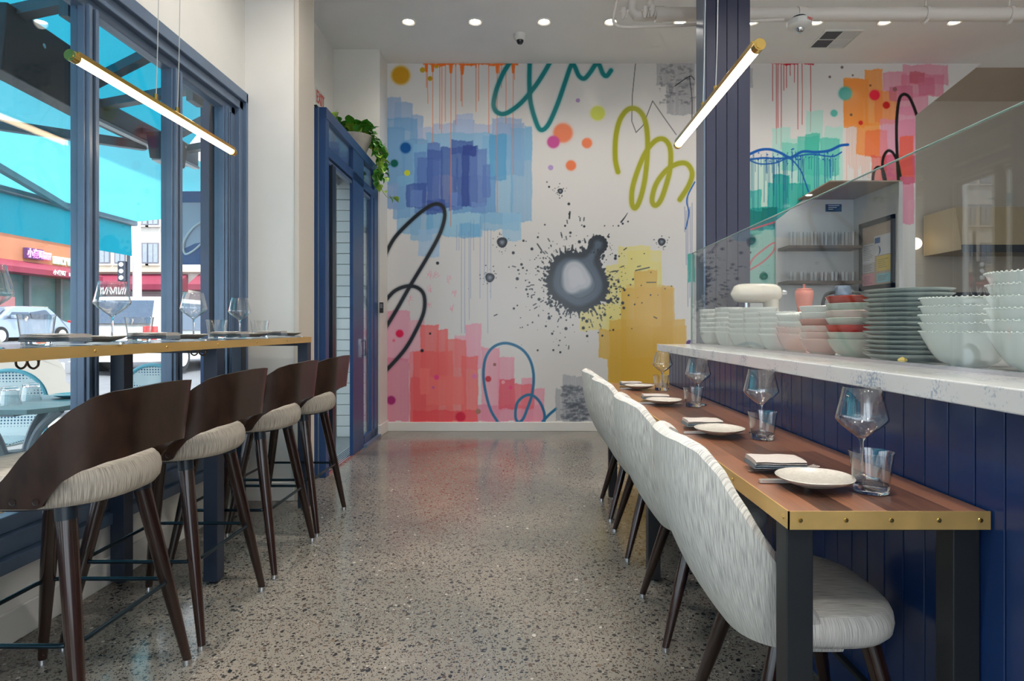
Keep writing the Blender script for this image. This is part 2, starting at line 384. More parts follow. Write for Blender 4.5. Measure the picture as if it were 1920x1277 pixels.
# ---------------------------------------------------------------- the mural: paint kept as colours on a fine grid on the back wall
MX0, MX1, MY0, MY1 = 722, 1842, 119, 791
YB = 6.73
class Paint:
    def __init__(s):
        s.h = MY1 - MY0; s.w = MX1 - MX0
        s.c = np.empty((s.h, s.w, 3)); s.c[:] = (222, 219, 216)
        s.r = np.random.RandomState(3)
        s.X, s.Y = np.meshgrid(np.arange(s.w) + MX0 + .5, np.arange(s.h) + MY0 + .5)
    def win(s, x0, y0, x1, y1):
        a = max(0, int(x0) - MX0); b = min(s.w, int(x1) + 1 - MX0); c = max(0, int(y0) - MY0); d = min(s.h, int(y1) + 1 - MY0)
        return (slice(c, d), slice(a, b)) if a < b and c < d else None
    def mix(s, wd, col, a):
        s.c[wd] += (np.array(col, float) - s.c[wd]) * a[..., None]
    def rect(s, x0, y0, x1, y1, col, al=0.85, edge=1.5, grain=0.16):
        wd = s.win(x0 - 6, y0 - 8, x1 + 6, y1 + 8)
        if wd is None: return
        X, Y = s.X[wd], s.Y[wd]
        def wob(t, amp, per):
            ph = s.r.rand(3) * 6.3; return amp * (np.sin(t / per + ph[0]) + .5 * np.sin(t / per * 2.7 + ph[1]) + .3 * np.sin(t / per * 7.1 + ph[2]))
        d = np.minimum(np.minimum(X - x0 + wob(Y, .6, 11), x1 - X + wob(Y, .6, 13)), np.minimum(Y - y0 + wob(X, 1.3, 9), y1 - Y + wob(X, 1.5, 8)))
        m = np.clip(d / edge + .5, 0, 1)
        n = X.shape[1]; st = s.r.rand(n); k = np.ones(5) / 5; st = np.convolve(st, k, 'same')
        g = 1 - grain * (np.abs(st - .5) * 1.8)[None, :] - grain * .5 * s.r.rand(*X.shape)
        rim = 1 + .12 * np.exp(-np.abs(d - 2) / 1.5)
        s.mix(wd, col, np.clip(m * al * g * rim, 0, 1))
    def dot(s, cx, cy, r, col, soft=.18, al=1.0):
        wd = s.win(cx - r * 1.8 - 2, cy - r * 1.8 - 2, cx + r * 1.8 + 2, cy + r * 1.8 + 2)
        if wd is None: return
        d = np.hypot(s.X[wd] - cx, s.Y[wd] - cy); e = max(.6, r * soft)
        s.mix(wd, col, np.clip((r - d) / e + .5, 0, 1) * al); 
        if r > 6: s.mix(wd, col, np.clip(1 - (d - r) / (r * .5), 0, 1) ** 2 * .22 * (d > r) * al)
    def stroke(s, pts, wid, col, soft=1.0, al=1.0, curve=True, taper=False):
        q = np.array(catmull(pts, 10)) if curve else np.array(pts, float)
        x0, y0 = q.min(0) - wid - 6; x1, y1 = q.max(0) + wid + 6
        wd = s.win(x0, y0, x1, y1)
        if wd is None: return
        ox, oy = wd[1].start, wd[0].start
        D = np.full(s.X[wd].shape, 99.); 
        for i in range(len(q) - 1):
            a, b = q[i], q[i + 1]; rr = wid + 5
            t = s.win(min(a[0], b[0]) - rr, min(a[1], b[1]) - rr, max(a[0], b[0]) + rr, max(a[1], b[1]) + rr)
            if t is None: continue
            l = (slice(t[0].start - oy, t[0].stop - oy), slice(t[1].start - ox, t[1].stop - ox))
            X, Y = s.X[t], s.Y[t]; v = b - a; L = max(v @ v, 1e-6)
            u = np.clip(((X - a[0]) * v[0] + (Y - a[1]) * v[1]) / L, 0, 1)
            ww = wid if not taper else wid * (1 - .75 * (i + u) / len(q))
            d = np.hypot(X - a[0] - u * v[0], Y - a[1] - u * v[1]) - ww / 2
            D[l] = np.minimum(D[l], d)
        m = np.clip(.5 - D / soft, 0, 1)
        if soft > 1.5: m = np.maximum(m, np.clip(1 - D / 5, 0, 1) ** 2 * .25)
        s.mix(wd, col, m * al)
    def drip(s, x, y0, y1, wid, col, al=.8):
        s.stroke([(x, y0), (x + s.r.uniform(-.6, .6), (y0 + y1) / 2), (x + s.r.uniform(-.5, .5), y1)], wid, col, .9, al, curve=False)
    def blot(s, cx, cy, r, seed, col=(46, 50, 58), mid=(98, 106, 118), light=None):
        rr = np.random.RandomState(seed); wd = s.win(cx - r * 1.7, cy - r * 1.7, cx + r * 1.7, cy + r * 1.7)
        X, Y = s.X[wd] - cx, s.Y[wd] - cy; d = np.hypot(X, Y); a = np.arctan2(Y, X)
        e = r * (1 + .05 * np.sin(3 * a + rr.rand() * 6) + .05 * np.abs(np.sin(9 * a + rr.rand() * 6)) + .04 * np.sin(17 * a + rr.rand() * 6))
        s.mix(wd, col, np.clip(e - d, 0, 1)); s.mix(wd, mid, np.clip((e * .66 - d) / (r * .3), 0, 1))
        if light: s.mix(wd, light, np.clip((e * .35 - d) / (r * .3), 0, 1))
def paint_mural():
    p = Paint(); A = p.rect; D = p.dot; S = p.stroke; r = p.r
    W = (222, 219, 216)
    # left: blue watercolour blocks
    LB, MB, SB, LV, DB = (150, 176, 212), (110, 160, 206), (128, 182, 218), (176, 190, 220), (62, 88, 160)
    for q in ((724, 184, 753, 225, LB), (740, 193, 775, 245, LB), (770, 217, 794, 262, LB), (780, 240, 812, 290, LV), (812, 232, 852, 300, LV), (850, 225, 890, 280, LB),
              (856, 214, 888, 250, (178, 194, 226)), (885, 233, 925, 290, LV), (923, 222, 978, 300, LB), (930, 232, 984, 330, LB)): A(*q, .8)
    for q in ((726, 222, 783, 350, MB), (722, 240, 760, 392, (112, 160, 205)), (755, 262, 803, 345, MB), (800, 250, 925, 330, SB), (745, 330, 790, 440, SB), (738, 350, 770, 410, (120, 165, 210)),
              (775, 270, 812, 360, SB), (905, 255, 962, 420, SB), (958, 240, 998, 416, (124, 174, 214)), (984, 236, 998, 300, SB), (918, 252, 950, 338, (84, 158, 206)), (770, 390, 812, 452, (134, 180, 216)),
              (800, 385, 830, 440, (104, 172, 218)), (830, 380, 905, 444, (124, 190, 226)), (785, 430, 825, 482, (160, 196, 228)), (850, 330, 930, 400, (100, 150, 205)), (900, 400, 975, 432, SB),
              (943, 400, 978, 452, (150, 196, 226)), (862, 420, 900, 446, (110, 175, 220)), (777, 285, 800, 400, (100, 140, 198)), (722, 345, 748, 393, (140, 165, 205))): A(*q, .72)
    for q in ((802, 269, 826, 300, (88, 116, 184)), (846, 264, 887, 290, DB), (827, 277, 858, 390, DB), (783, 297, 812, 382, (86, 116, 184)), (801, 281, 830, 395, (70, 96, 168)), (857, 275, 896, 388, DB),
              (882, 281, 913, 387, (100, 126, 190)), (868, 274, 894, 292, (46, 66, 140)), (762, 345, 800, 390, (66, 90, 162)), (770, 358, 792, 390, (110, 142, 204)), (800, 375, 836, 402, (58, 84, 160)), (842, 366, 868, 395, (84, 116, 184)),
              (905, 310, 920, 370, (96, 124, 190)), (812, 300, 824, 392, (84, 112, 180)), (866, 290, 880, 388, (52, 76, 150)), (884, 380, 910, 400, (116, 150, 206)), (845, 360, 858, 388, (110, 142, 204))): A(*q, .74)
    for x in (861, 866, 872, 880, 883, 889, 901, 909, 915, 921, 857): p.drip(x, 392 + r.rand() * 50, r.choice([470, 530, 560, 600, 625]), 1.0, (110, 140, 186), .6)
    for q in ((752, 142, 17, (206, 150, 24)), (793, 132, 5, (196, 160, 30)), (807, 148, 4.5, (196, 160, 30)), (819, 125, 4, (206, 160, 30))): D(*q, .3)
    # orange band of paint with runs
    A(794, 119, 972, 123, (240, 118, 40), 1, grain=0)
    for x, y1, hd in ((800, 165, 6), (802.5, 195, 0), (812, 268, 6), (825, 242, 3), (829, 250, 2), (836, 228, 0), (846, 425, 7), (855, 235, 2), (867, 200, 8), (865, 190, 0), (893, 210, 3), (898, 190, 2), (917, 250, 2),
                      (933, 400, 7), (937, 140, 0), (949, 232, 0), (963, 328, 7), (965, 150, 0), (941, 165, 0)):
        p.drip(x, 119, y1, 1.4, (236, 128, 88), .85)
        if hd: S([(x, 121), (x, 121 + hd * 2.2)], hd * 1.1, (240, 118, 40), taper=True, curve=False)
    # teal script
    T = (10, 126, 130)
    S([(957, 117), (943, 140), (931, 170), (926, 198), (934, 212), (950, 213), (976, 195), (1002, 165), (1020, 138), (1032, 117)], 8.5, T, 2)
    S([(994, 117), (993, 150), (995, 190), (1004, 225), (1014, 244), (1028, 235), (1045, 198), (1060, 155), (1071, 124), (1077, 124), (1086, 143), (1096, 148), (1106, 138), (1118, 121), (1124, 123), (1131, 139), (1138, 143), (1146, 133)], 8.5, T, 2)
    for q in ((1056, 250, 18, (236, 134, 98)), (1101, 269, 9.5, (236, 130, 90)), (1071, 311, 9.5, (236, 128, 86)), (1038, 267, 11.5, (200, 84, 150)), (1121, 213, 13.5, (206, 212, 88)), (1084, 189, 4, (180, 150, 200)),
              (1033, 315, 5, (180, 155, 205)), (761, 278, 10, (18, 84, 152)), (740, 307, 7, (8, 92, 82)), (764, 325, 5.5, (206, 214, 62))): D(*q, .25)
    # grey rolled block by the ceiling, thin pen line, olive coil
    for q in ((1231, 119, 1303, 160, (166, 166, 170)), (1250, 155, 1303, 216, (160, 160, 166)), (1404, 130, 1412, 165, (160, 160, 166))): A(*q, .8, grain=.5)
    for i in range(90): A(*(lambda x, y: (x, y, x + 3 + r.rand() * 9, y + 1 + r.rand() * 3))(1234 + r.rand() * 62, 122 + r.rand() * 72), (110, 111, 118), .5, grain=.5)
    S([(1192, 119), (1186, 180), (1185, 228), (1193, 249), (1206, 236), (1224, 190), (1246, 222), (1268, 253)], 1.2, (50, 50, 54), curve=False)
    S([(1266, 162), (1293, 144), (1302, 150)], 1.6, (50, 50, 54)); S([(1293, 144), (1298, 190), (1297, 240)], 1.3, (50, 50, 54))
    OL = (166, 166, 48)
    S([(1159, 323), (1154, 298), (1155, 258), (1163, 225), (1178, 206), (1195, 206), (1208, 222), (1214, 252), (1214, 292), (1209, 340), (1200, 376), (1191, 391), (1185, 380), (1187, 350), (1200, 310), (1215, 280), (1232, 263), (1247, 263), (1257, 280),
       (1257, 315), (1248, 352), (1238, 378), (1228, 386), (1223, 374), (1231, 345), (1250, 320), (1270, 308), (1288, 308), (1298, 325), (1292, 348), (1275, 375)], 9.5, OL, 2)
    BL = (24, 92, 176)
    S([(1303, 342), (1291, 365), (1288, 380), (1292, 400), (1286, 430)], 2.4, BL)
    for x in (1284, 1287, 1290, 1294, 1298): p.drip(x, 360 + r.rand() * 40, 430 + r.rand() * 150, 1.1, (90, 110, 160), .7)
    # yellow and gold blocks
    YL, GO = (228, 216, 132), (216, 170, 66)
    for q in ((1160, 462, 1220, 560), (1137, 498, 1180, 622), (1088, 572, 1180, 620), (1178, 470, 1241, 545), (1200, 492, 1241, 560)): A(*q, YL, .8)
    for q in ((1190, 508, 1232, 610), (1165, 540, 1250, 722), (1143, 600, 1285, 725), (1123, 618, 1175, 672), (1140, 672, 1240, 791), (1240, 536, 1262, 625), (1225, 540, 1265, 720), (1255, 612, 1288, 725)): A(*q, GO, .78)
    for q in ((1175, 535, 1240, 612), (1262, 600, 1285, 652)): A(*q, (224, 184, 92), .5)
    # pink and red blocks
    PK, RD = (234, 152, 172), (244, 104, 102)
    for q in ((722, 583, 770, 678, (232, 156, 180)), (722, 672, 768, 791, (224, 132, 156)), (766, 600, 797, 680, (236, 176, 190)), (873, 608, 903, 692, (238, 160, 182)), (853, 629, 885, 690, (238, 172, 190)), (903, 652, 937, 791, PK), (934, 671, 965, 770, PK),
              (978, 710, 1000, 791, PK), (895, 760, 1020, 791, (226, 134, 158)), (768, 660, 800, 791, (240, 140, 150)), (1000, 728, 1021, 791, PK)): A(*q, .82)
    for q in ((789, 609, 823, 791, RD), (775, 659, 850, 791, RD), (820, 619, 841, 712, RD), (836, 637, 875, 791, (244, 116, 112)), (866, 668, 897, 791, RD), (770, 709, 800, 791, (240, 100, 104)), (936, 711, 966, 768, (226, 70, 88)), (962, 720, 1002, 767, (232, 96, 108)), (775, 770, 896, 791, (240, 84, 92)),
              (800, 706, 870, 760, (246, 122, 116)), (788, 690, 806, 740, (250, 126, 120))): A(*q, .8)
    for q in ((750, 626, 7, (234, 22, 78)), (739, 639, 3, (226, 120, 140)), (734, 751, 8, (166, 40, 112)), (792, 658, 3.2, (60, 40, 50)), (807, 626, 2.2, (50, 34, 40)), (864, 782, 9, (216, 28, 64)), (897, 772, 5, (170, 116, 92)), (916, 711, 5.5, (200, 24, 50)),
              (928, 684, 3, (150, 90, 80)), (819, 708, 4.5, (240, 70, 136)), (890, 706, 4.5, (226, 120, 170)), (944, 717, 3.5, (244, 160, 170)), (958, 727, 3.5, (240, 50, 120)), (813, 727, 2.5, (210, 100, 170))): D(*q, .3)
    for x, y in ((804, 515), (817, 517), (806, 543), (770, 562), (804, 572), (853, 549), (848, 580), (841, 523)):
        for k in range(9): S([(x + r.randn() * 3, y + r.randn() * 4), (x + r.randn() * 3, y + r.randn() * 4)], 1, (238, 160, 180), al=.6, curve=False)
    # blue looping line
    C = (14, 104, 148)
    S([(934, 792), (921, 770), (912, 740), (907, 705), (911, 672), (926, 651), (950, 644), (977, 654), (994, 675), (1001, 705), (998, 740), (988, 770), (981, 786), (973, 792), (967, 782), (970, 757), (984, 743), (999, 742), (1013, 755), (1021, 775), (1021, 790)], 5, C, 1.5)
    S([(1018, 791), (1030, 778), (1043, 767)], 5, C, 1.5)
    for q in ((1042, 730, 1103, 791), (1055, 704, 1080, 790), (1080, 706, 1110, 791)): A(*q, (160, 164, 172), .75, grain=.4)
    for i in range(150): A(*(lambda x, y: (x, y, x + 4 + r.rand() * 12, y + 1 + r.rand() * 4))(1050 + r.rand() * 50, 722 + r.rand() * 64), (88, 94, 104), .5, grain=.5)
    # black loops at the left edge
    K = (36, 40, 46)
    S([(722, 481), (741, 446), (775, 411), (803, 389), (820, 383), (832, 390), (834, 410), (824, 442), (800, 486), (770, 536), (745, 580), (722, 618)], 7, K, 2)
    S([(722, 566), (741, 546), (765, 537), (785, 541), (796, 556), (795, 586), (780, 621), (758, 658), (722, 698)], 7, K, 2)
    # the big ink blot
    INK, MID, MD2, LT = (44, 50, 58), (84, 98, 114), (112, 126, 140), (186, 190, 198)
    cx, cy = 1083, 528; hx, hy = 1122, 459
    wd = p.win(1005, 425, 1160, 620); X, Y = p.X[wd], p.Y[wd]; a = np.arctan2(Y - cy, X - cx)
    rb = 53 + 3.2 * np.sin(2 * a + .8) + 1.6 * np.sin(5 * a) + np.abs(np.sin(13 * a + .5)) ** 3 * 4 + np.abs(np.sin(21 * a + 1.2)) ** 4 * 3.5
    d1 = np.hypot(X - cx, (Y - cy) * .93) - rb
    ds = np.hypot(X - cx, (Y - cy) * .93) - (53 + 3.2 * np.sin(2 * a + .8) + 1.2 * np.sin(5 * a))
    ah = np.arctan2(Y - hy, X - hx); d2 = np.hypot(X - hx, Y - hy) - (17 + np.abs(np.sin(8 * ah)) * 1.6)
    v = np.array([hx - cx, hy - cy], float); t = np.clip(((X - cx) * v[0] + (Y - cy) * v[1]) / (v @ v), 0, 1)
    d3 = np.hypot(X - cx - t * v[0], Y - cy - t * v[1]) - (26 - 15 * t)
    def smin(a_, b_, k): h_ = np.clip(.5 + .5 * (b_ - a_) / k, 0, 1); return b_ + (a_ - b_) * h_ - k * h_ * (1 - h_)
    dd = smin(smin(d1, d3, 9), d2, 7)
    p.mix(wd, INK, np.clip(.5 - dd, 0, 1)); dd = smin(smin(ds, d3, 9), np.hypot(X - hx, Y - hy) - 17, 7); p.mix(wd, MID, np.clip((-dd - 6) / 7, 0, 1)); p.mix(wd, MD2, np.clip((-dd - 17) / 8, 0, 1) * (.75 + .25 * np.sin(dd / 1.9)))
    p.mix(wd, (70, 80, 94), np.clip(1 - np.abs(-dd - 22) / 3.5, 0, 1) * .7)
    dl = np.hypot(X - 1080, (Y - 521) * .95) - (31 + 3 * np.sin(3 * a + 1)); p.mix(wd, LT, np.clip(-dl / 7, 0, 1)); p.mix(wd, (204, 206, 212), np.clip((-dl - 12) / 5, 0, 1) * .6)
    def spk(x, y, x2, y2, w0=3.5, end=0):
        S([(x, y), ((x + x2) / 2, (y + y2) / 2), (x2, y2)], w0, INK, taper=True, curve=False)
        if end: D(x2, y2, end, INK, .3)
    for q in ((1052, 478, 1050, 466), (1061, 472, 1060, 462), (1073, 470, 1074, 460, 5), (1093, 470, 1092, 462, 4), (1098, 455, 1096, 448), (1036, 500, 1031, 492, 4, 2), (1128, 563, 1141, 566, 5, 4), (1141, 566, 1146, 562, 4, 3), (1112, 576, 1120, 590, 4, 2), (1085, 584, 1087, 596, 4, 1.5),
              (1064, 582, 1063, 592, 3), (1070, 583, 1070, 596, 3, 1.5), (1130, 486, 1132, 480, 4, 3), (1028, 530, 1021, 528, 5), (1030, 548, 1026, 552, 4), (1138, 525, 1142, 524, 3), (1115, 447, 1113, 440, 3), (1043, 568, 1042, 572, 4)): spk(*q)
    for i in range(430):
        ang = r.rand() * 2 * PI; rad = 58 + r.exponential(24)
        if rad > 175: continue
        x, y = cx + math.cos(ang) * rad * 1.05, cy + math.sin(ang) * rad * .95
        if y < 440 and rad > 130: continue
        s_ = .5 + r.exponential(.85) 
        if r.rand() < .13: S([(x, y), (x + math.cos(ang) * 6, y + math.sin(ang) * 6)], 1.8, INK, curve=False)
        else: D(x, y, min(s_, 3), INK, .4)
    for q in ((1026, 342, 1.4), (1030, 351, 2), (1067, 383, 2.6), (1068, 402, 2), (1060, 424, 2), (1022, 422, 1.6), (1070, 437, 2.4), (1168, 420, 2), (1160, 424, 1.6), (1178, 416, 1.6), (1050, 372, 1), (1045, 362, 1), (1134, 424, 1.4), (1150, 424, 1.2), (1050, 734 - 95, 1.5), (1038, 657, 2), (1051, 661, 2.2), (1048, 648, 1.5)): D(*q, INK, .4)
    S([(1165, 417), (1172, 408), (1177, 400)], 3, INK, taper=True); S([(1069, 398), (1068, 410)], 3, INK); S([(1008, 458), (1016, 470)], 2.4, INK); S([(1192, 508), (1218, 502)], 2, INK); S([(1213, 530), (1230, 530)], 1.6, INK)
    for i, q in enumerate(((942, 455, 10), (919, 521, 9), (1241, 454, 7.5), (1051, 359, 5.5))):
        p.blot(*q, i, light=(136, 142, 154))
        for k in range(16):
            an = r.rand() * 6.3; rr = q[2] * (1.3 + r.exponential(.5)); D(q[0] + math.cos(an) * rr, q[1] + math.sin(an) * rr, .5 + r.rand() * .7, INK, .4)
    for q in ((821, 494, 3), (982, 452, 2.2), (987, 453, 1.2), (972, 507, 1.8), (981, 503, 2), (974, 514, 1.4), (964, 579, 2.2), (1170, 578, 2.6), (976, 615, 1.2), (990, 610, 1.4), (999, 605, 1.6)): D(*q, INK, .4)
    # right of the column: red runs, mint and teal blocks, orange and pink blocks
    A(1446, 119, 1526, 121.5, (200, 30, 44), 1, grain=0)
    for x, y1 in ((1449, 190), (1459, 240), (1456, 270), (1465, 280), (1470, 170), (1475, 165), (1482, 142), (1490, 155), (1496, 243), (1504, 234), (1520, 247)): p.drip(x, 119, y1, 1.3, (186, 44, 52), .9)
    MI, TM, TD = (170, 222, 210), (78, 192, 172), (12, 152, 142)
    for q in ((1448, 240, 1482, 320, MI), (1512, 208, 1543, 300, MI), (1546, 238, 1580, 420, MI), (1470, 262, 1577, 440, MI), (1425, 300, 1480, 420, (190, 226, 206)), (1404, 300, 1440, 420, (196, 226, 214))): A(*q, .78)
    for q in ((1495, 256, 1536, 425, TM), (1538, 260, 1574, 330, TM), (1466, 268, 1500, 320, (110, 204, 184)), (1509, 251, 1537, 330, (60, 184, 160)), (1510, 300, 1560, 420, (80, 196, 176)), (1404, 420, 1457, 560, (120, 204, 186))): A(*q, .7)
    for q in ((1449, 328, 1480, 420, TD), (1404, 357, 1428, 440, (60, 184, 168)), (1440, 345, 1520, 410, (40, 170, 158)), (1404, 390, 1500, 430, TD), (1428, 389, 1458, 425, (0, 112, 108)), (1404, 396, 1432, 432, (0, 122, 116)), (1290, 478, 1303, 530, (20, 160, 140))): A(*q, .82)
    OR = (240, 146, 62)
    for q in ((1582, 148, 1628, 236, OR), (1621, 131, 1655, 236, OR), (1606, 232, 1650, 292, OR), (1640, 170, 1682, 232, (238, 136, 70)), (1582, 150, 1620, 240, OR), (1622, 245, 1664, 295, (236, 120, 72))): A(*q, .85)
    PP = (222, 138, 160)
    for q in ((1655, 136, 1700, 172, PP), (1692, 122, 1778, 160, PP), (1690, 140, 1770, 182, (216, 124, 148)), (1684, 175, 1740, 216, (224, 136, 160)), (1650, 225, 1716, 345, (222, 140, 172)), (1705, 136, 1734, 156, (198, 92, 108)), (1668, 162, 1712, 190, (206, 110, 138)), (1686, 256, 1714, 420, (222, 130, 160)),
              (1655, 292, 1716, 345, (206, 88, 116)), (1722, 145, 1752, 180, (208, 110, 136)), (1684, 200, 1716, 260, (226, 140, 168))): A(*q, .75)
    A(1686, 256, 1712, 332, (240, 96, 70), .75); A(1634, 292, 1662, 342, (214, 70, 70), .6)
    for q in ((1585, 176, 12.5, (84, 176, 166)), (1564, 213, 6.5, (96, 190, 176)), (1640, 179, 9.5, (242, 36, 66)), (1662, 198, 6.5, (204, 30, 26)), (1678, 168, 4.2, (150, 96, 96)), (1596, 216, 2.6, (120, 100, 70)), (1614, 231, 4.2, (206, 44, 36)), (1632, 161, 2.3, (140, 90, 50)),
              (1579, 127, 2.7, (120, 104, 100)), (1556, 145, 2.5, (120, 104, 100)), (1599, 142, 2, (120, 104, 100))): D(*q, .25)
    for i in range(26): x = 1588 + i * 2.8; p.drip(x, 235 + max(0, (x - 1606)) * 1.1, 300 + r.rand() * 44, 1.0, (232, 140, 110), .6)
    S([(1403, 291), (1425, 282), (1445, 281), (1465, 288), (1482, 296), (1505, 285), (1530, 286), (1555, 283), (1575, 274), (1590, 272)], 5, BL)
    S([(1403, 300), (1430, 297), (1455, 298), (1480, 297)], 3.6, BL); S([(1403, 300), (1425, 308), (1455, 306), (1480, 298), (1500, 318), (1508, 337), (1516, 360)], 2.6, BL); S([(1483, 296), (1520, 290), (1560, 294), (1578, 286)], 2.6, BL); S([(1556, 300), (1557, 334)], 1.6, BL)
    for i in range(60):
        x = 1405 + r.rand() * 165; y = 284 + r.rand() * 18; p.drip(x, y, y + 12 + r.exponential(26), 1.0, (30, 90, 150), .75)
        D(x + r.randn() * 4, y + r.randn() * 4, .8 + r.rand(), BL, .4)
    for x in (1411, 1422, 1433, 1450, 1462, 1469, 1476, 1506): p.drip(x, 300, 355 + r.rand() * 50, 1.1, (24, 100, 130), .8)
    S([(1689, 420), (1686, 360), (1683, 310), (1681, 240), (1685, 192), (1693, 178), (1704, 182), (1713, 200), (1719, 217)], 5.5, (20, 20, 22), 1.5)
    S([(1660, 345), (1655, 325), (1656, 298), (1664, 284), (1674, 287), (1683, 305), (1688, 330)], 5, (20, 20, 22), 1.5); S([(1636, 345), (1639, 322), (1647, 314), (1656, 321), (1661, 340)], 5, (20, 20, 22), 1.5)
    S([(1404, 432), (1430, 424), (1456, 416)], 3, (230, 70, 84)); S([(1403, 508), (1412, 486), (1438, 464), (1453, 456), (1450, 472), (1430, 492), (1404, 508)], 3, (236, 112, 120), 1.5)
    D(1407, 450, 10, (0, 98, 96)); p.blot(1432, 518, 8, 9, (0, 110, 90), (0, 130, 104))  # dark teal spots paint the small ink blots' reflection in the glass guard
    for q in ((1368, 500, 2.3), (1380, 505, 2.3), (1376, 511, 1.8), (1407, 474, 2.2), (1293, 644, 6)): D(*q, (40, 44, 60) if q[1] < 600 else (86, 40, 120), .3)  # ink dots here include splatter mirrored in the glass, painted on the wall
    return p.c
def build_mural():
    c = paint_mural(); h, w_ = c.shape[:2]
    k = YB / F
    xs = (np.arange(w_ + 1) + MX0 - VX) * k; zs = H - (np.arange(h + 1) + MY0 - VY) * k
    # outline: the wall is cut off by the sloping soffit at the top right
    ix = np.arange(w_) + MX0 + .5; iy = np.arange(h) + MY0 + .5
    keep = (ix[None, :] < 1716) | ((iy[:, None] < 217) & (ix[None, :] < 1840) & ((iy[:, None] - 119) / 98 + (ix[None, :] - 1716) / 124 < 1))
    GX, GZ = np.meshgrid(xs, zs)
    V = np.stack([GX.ravel(), np.full(GX.size, YB - 0.004), GZ.ravel()], 1)
    I = np.arange((h + 1) * (w_ + 1)).reshape(h + 1, w_ + 1)
    q = np.stack([I[1:, :-1], I[1:, 1:], I[:-1, 1:], I[:-1, :-1]], -1)[keep]
    used = np.zeros(len(V), bool); used[q.ravel()] = True; remap = np.cumsum(used) - 1
    V = V[used]; q = remap[q]
    me = bpy.data.meshes.new('mural'); n = len(q)
    me.vertices.add(len(V)); me.vertices.foreach_set('co', V.astype(np.float32).ravel())
    me.loops.add(n * 4); me.loops.foreach_set('vertex_index', q.astype(np.int32).ravel())
    me.polygons.add(n); me.polygons.foreach_set('loop_start', np.arange(0, n * 4, 4, dtype=np.int32)); me.polygons.foreach_set('loop_total', np.full(n, 4, np.int32))
    me.update(calc_edges=True)
    cc = np.clip(c[keep] / 255., 0, 1); L = np.where(cc <= .04045, cc / 12.92, ((cc + .055) / 1.055) ** 2.4)
    full = np.zeros((h + 1, w_ + 1, 3)); ca = np.clip(c / 255., 0, 1); full[:h, :w_] = np.where(ca <= .04045, ca / 12.92, ((ca + .055) / 1.055) ** 2.4); full[h, :w_] = full[h - 1, :w_]; full[:, w_] = full[:, w_ - 1]
    vc = full.reshape(-1, 3)[used]
    at = me.color_attributes.new('paint', 'FLOAT_COLOR', 'POINT'); at.data.foreach_set('color', np.concatenate([vc, np.ones((len(vc), 1))], 1).astype(np.float32).ravel())
    m = mat('mural_paint', (1, 1, 1, 1), 0.22, spec=0.5); nt = m.node_tree; p = nt.nodes['Principled BSDF']
    a = nt.nodes.new('ShaderNodeVertexColor'); a.layer_name = 'paint'; nt.links.new(a.outputs[0], p.inputs['Base Color'])
    me.materials.append(m); o = bpy.data.objects.new('mural', me); COL.objects.link(o)
    tag(o, 'abstract spray-paint mural of drips, blots and bright brushed blocks covering the end wall', 'mural')
    return o
build_mural()
# ---------------------------------------------------------------- the room
ZC = 4.03          # ceiling height
XL = -1.86         # window wall
b = B(); b.box(-2.25, 7.2, -4.2, 8.2, -0.12, 0.0)
struct(b.build('floor', FLOORM))
b = B(); b.box(-2.25, 7.2, -4.2, 8.2, ZC, ZC + 0.15)
struct(b.build('ceiling', CEIL))
WB, WT = 0.27, 2.66      # window opening
b = B(); b.box(XL - 0.16, XL, -4.2, 4.3, 0, WB); b.box(XL - 0.16, XL, -4.2, 4.3, WT, ZC); b.box(XL - 0.16, XL, 4.06, 4.3, WB, WT); b.box(XL - 0.16, XL, -4.2, -3.7, WB, WT)
struct(b.build('wall_left', WHITE))
b = B(); b.box(XL, XL + 0.014, -4.2, 4.02, 0, 0.12); struct(b.build('baseboard_left', TRIMW, bevel=0.004))
# return wall that faces the camera, its painted panel and its corner trim
b = B(); b.box(XL - 0.16, -1.512, 4.02, 4.30, 0, ZC)
struct(b.build('wall_corner', WHITE))
b = B(); b.box(-1.532, -1.502, 4.010, 4.30, 0, ZC); struct(b.build('trim_1', STRIP, bevel=0.003))
b = B(); b.box(XL, -1.532, 4.006, 4.022, 0, 0.12); struct(b.build('baseboard_corner', TRIMW, bevel=0.004))
# wall above the door frame is set back, a pier stands beyond the door
b = B(); b.box(-2.2, -2.03, 4.3, 6.4, 2.7, ZC); b.box(-2.2, -1.53, 4.3, 4.36, 0, ZC); b.box(-2.2, -1.66, 4.3, 4.62, 0, 2.79)
struct(b.build('wall_entry', WHITE))
b = B(); b.box(-2.25, -1.548, 6.38, 6.80, 0, ZC); struct(b.build('wall_pier', WHITE))
b = B(); b.box(-1.60, -1.535, 6.367, 6.74, 0, 0.12); struct(b.build('baseboard_pier', TRIMW, bevel=0.004))
# end wall, cut by the sloping soffit on the right
k = YB / F
def wx(px): return (px - VX) * k
def wz(py): return H - (py - VY) * k
b = B(); b.prism([(-2.25, 0), (wx(1716), 0), (wx(1716), wz(217)), (wx(1840), wz(119)), (wx(1840), ZC), (-2.25, ZC)], 'y', YB, YB + 0.12)
struct(b.build('wall_back', WHITE))
b = B(); b.box(wx(722), wx(1716), YB - 0.02, YB, 0, wz(791)); struct(b.build('baseboard_back', TRIMW, bevel=0.004))
BEIGE = mat('beige_stair_paint', rgb(168, 152, 136), 0.7, noise=0.03, nscale=3); BEIGE2 = mat('light_beige_paint', rgb(176, 164, 150), 0.7, noise=0.03, nscale=3)
b = B(); y2 = 7.35
b.add([(wx(1700), YB + .1, ZC), (7.2, YB + .1, ZC), (7.2, y2, H + (VY - 190) * y2 / F), (wx(1700), y2, H + (VY - 190) * y2 / F)], [(0, 1, 2, 3)])
struct(b.build('ceiling_slope', BEIGE))
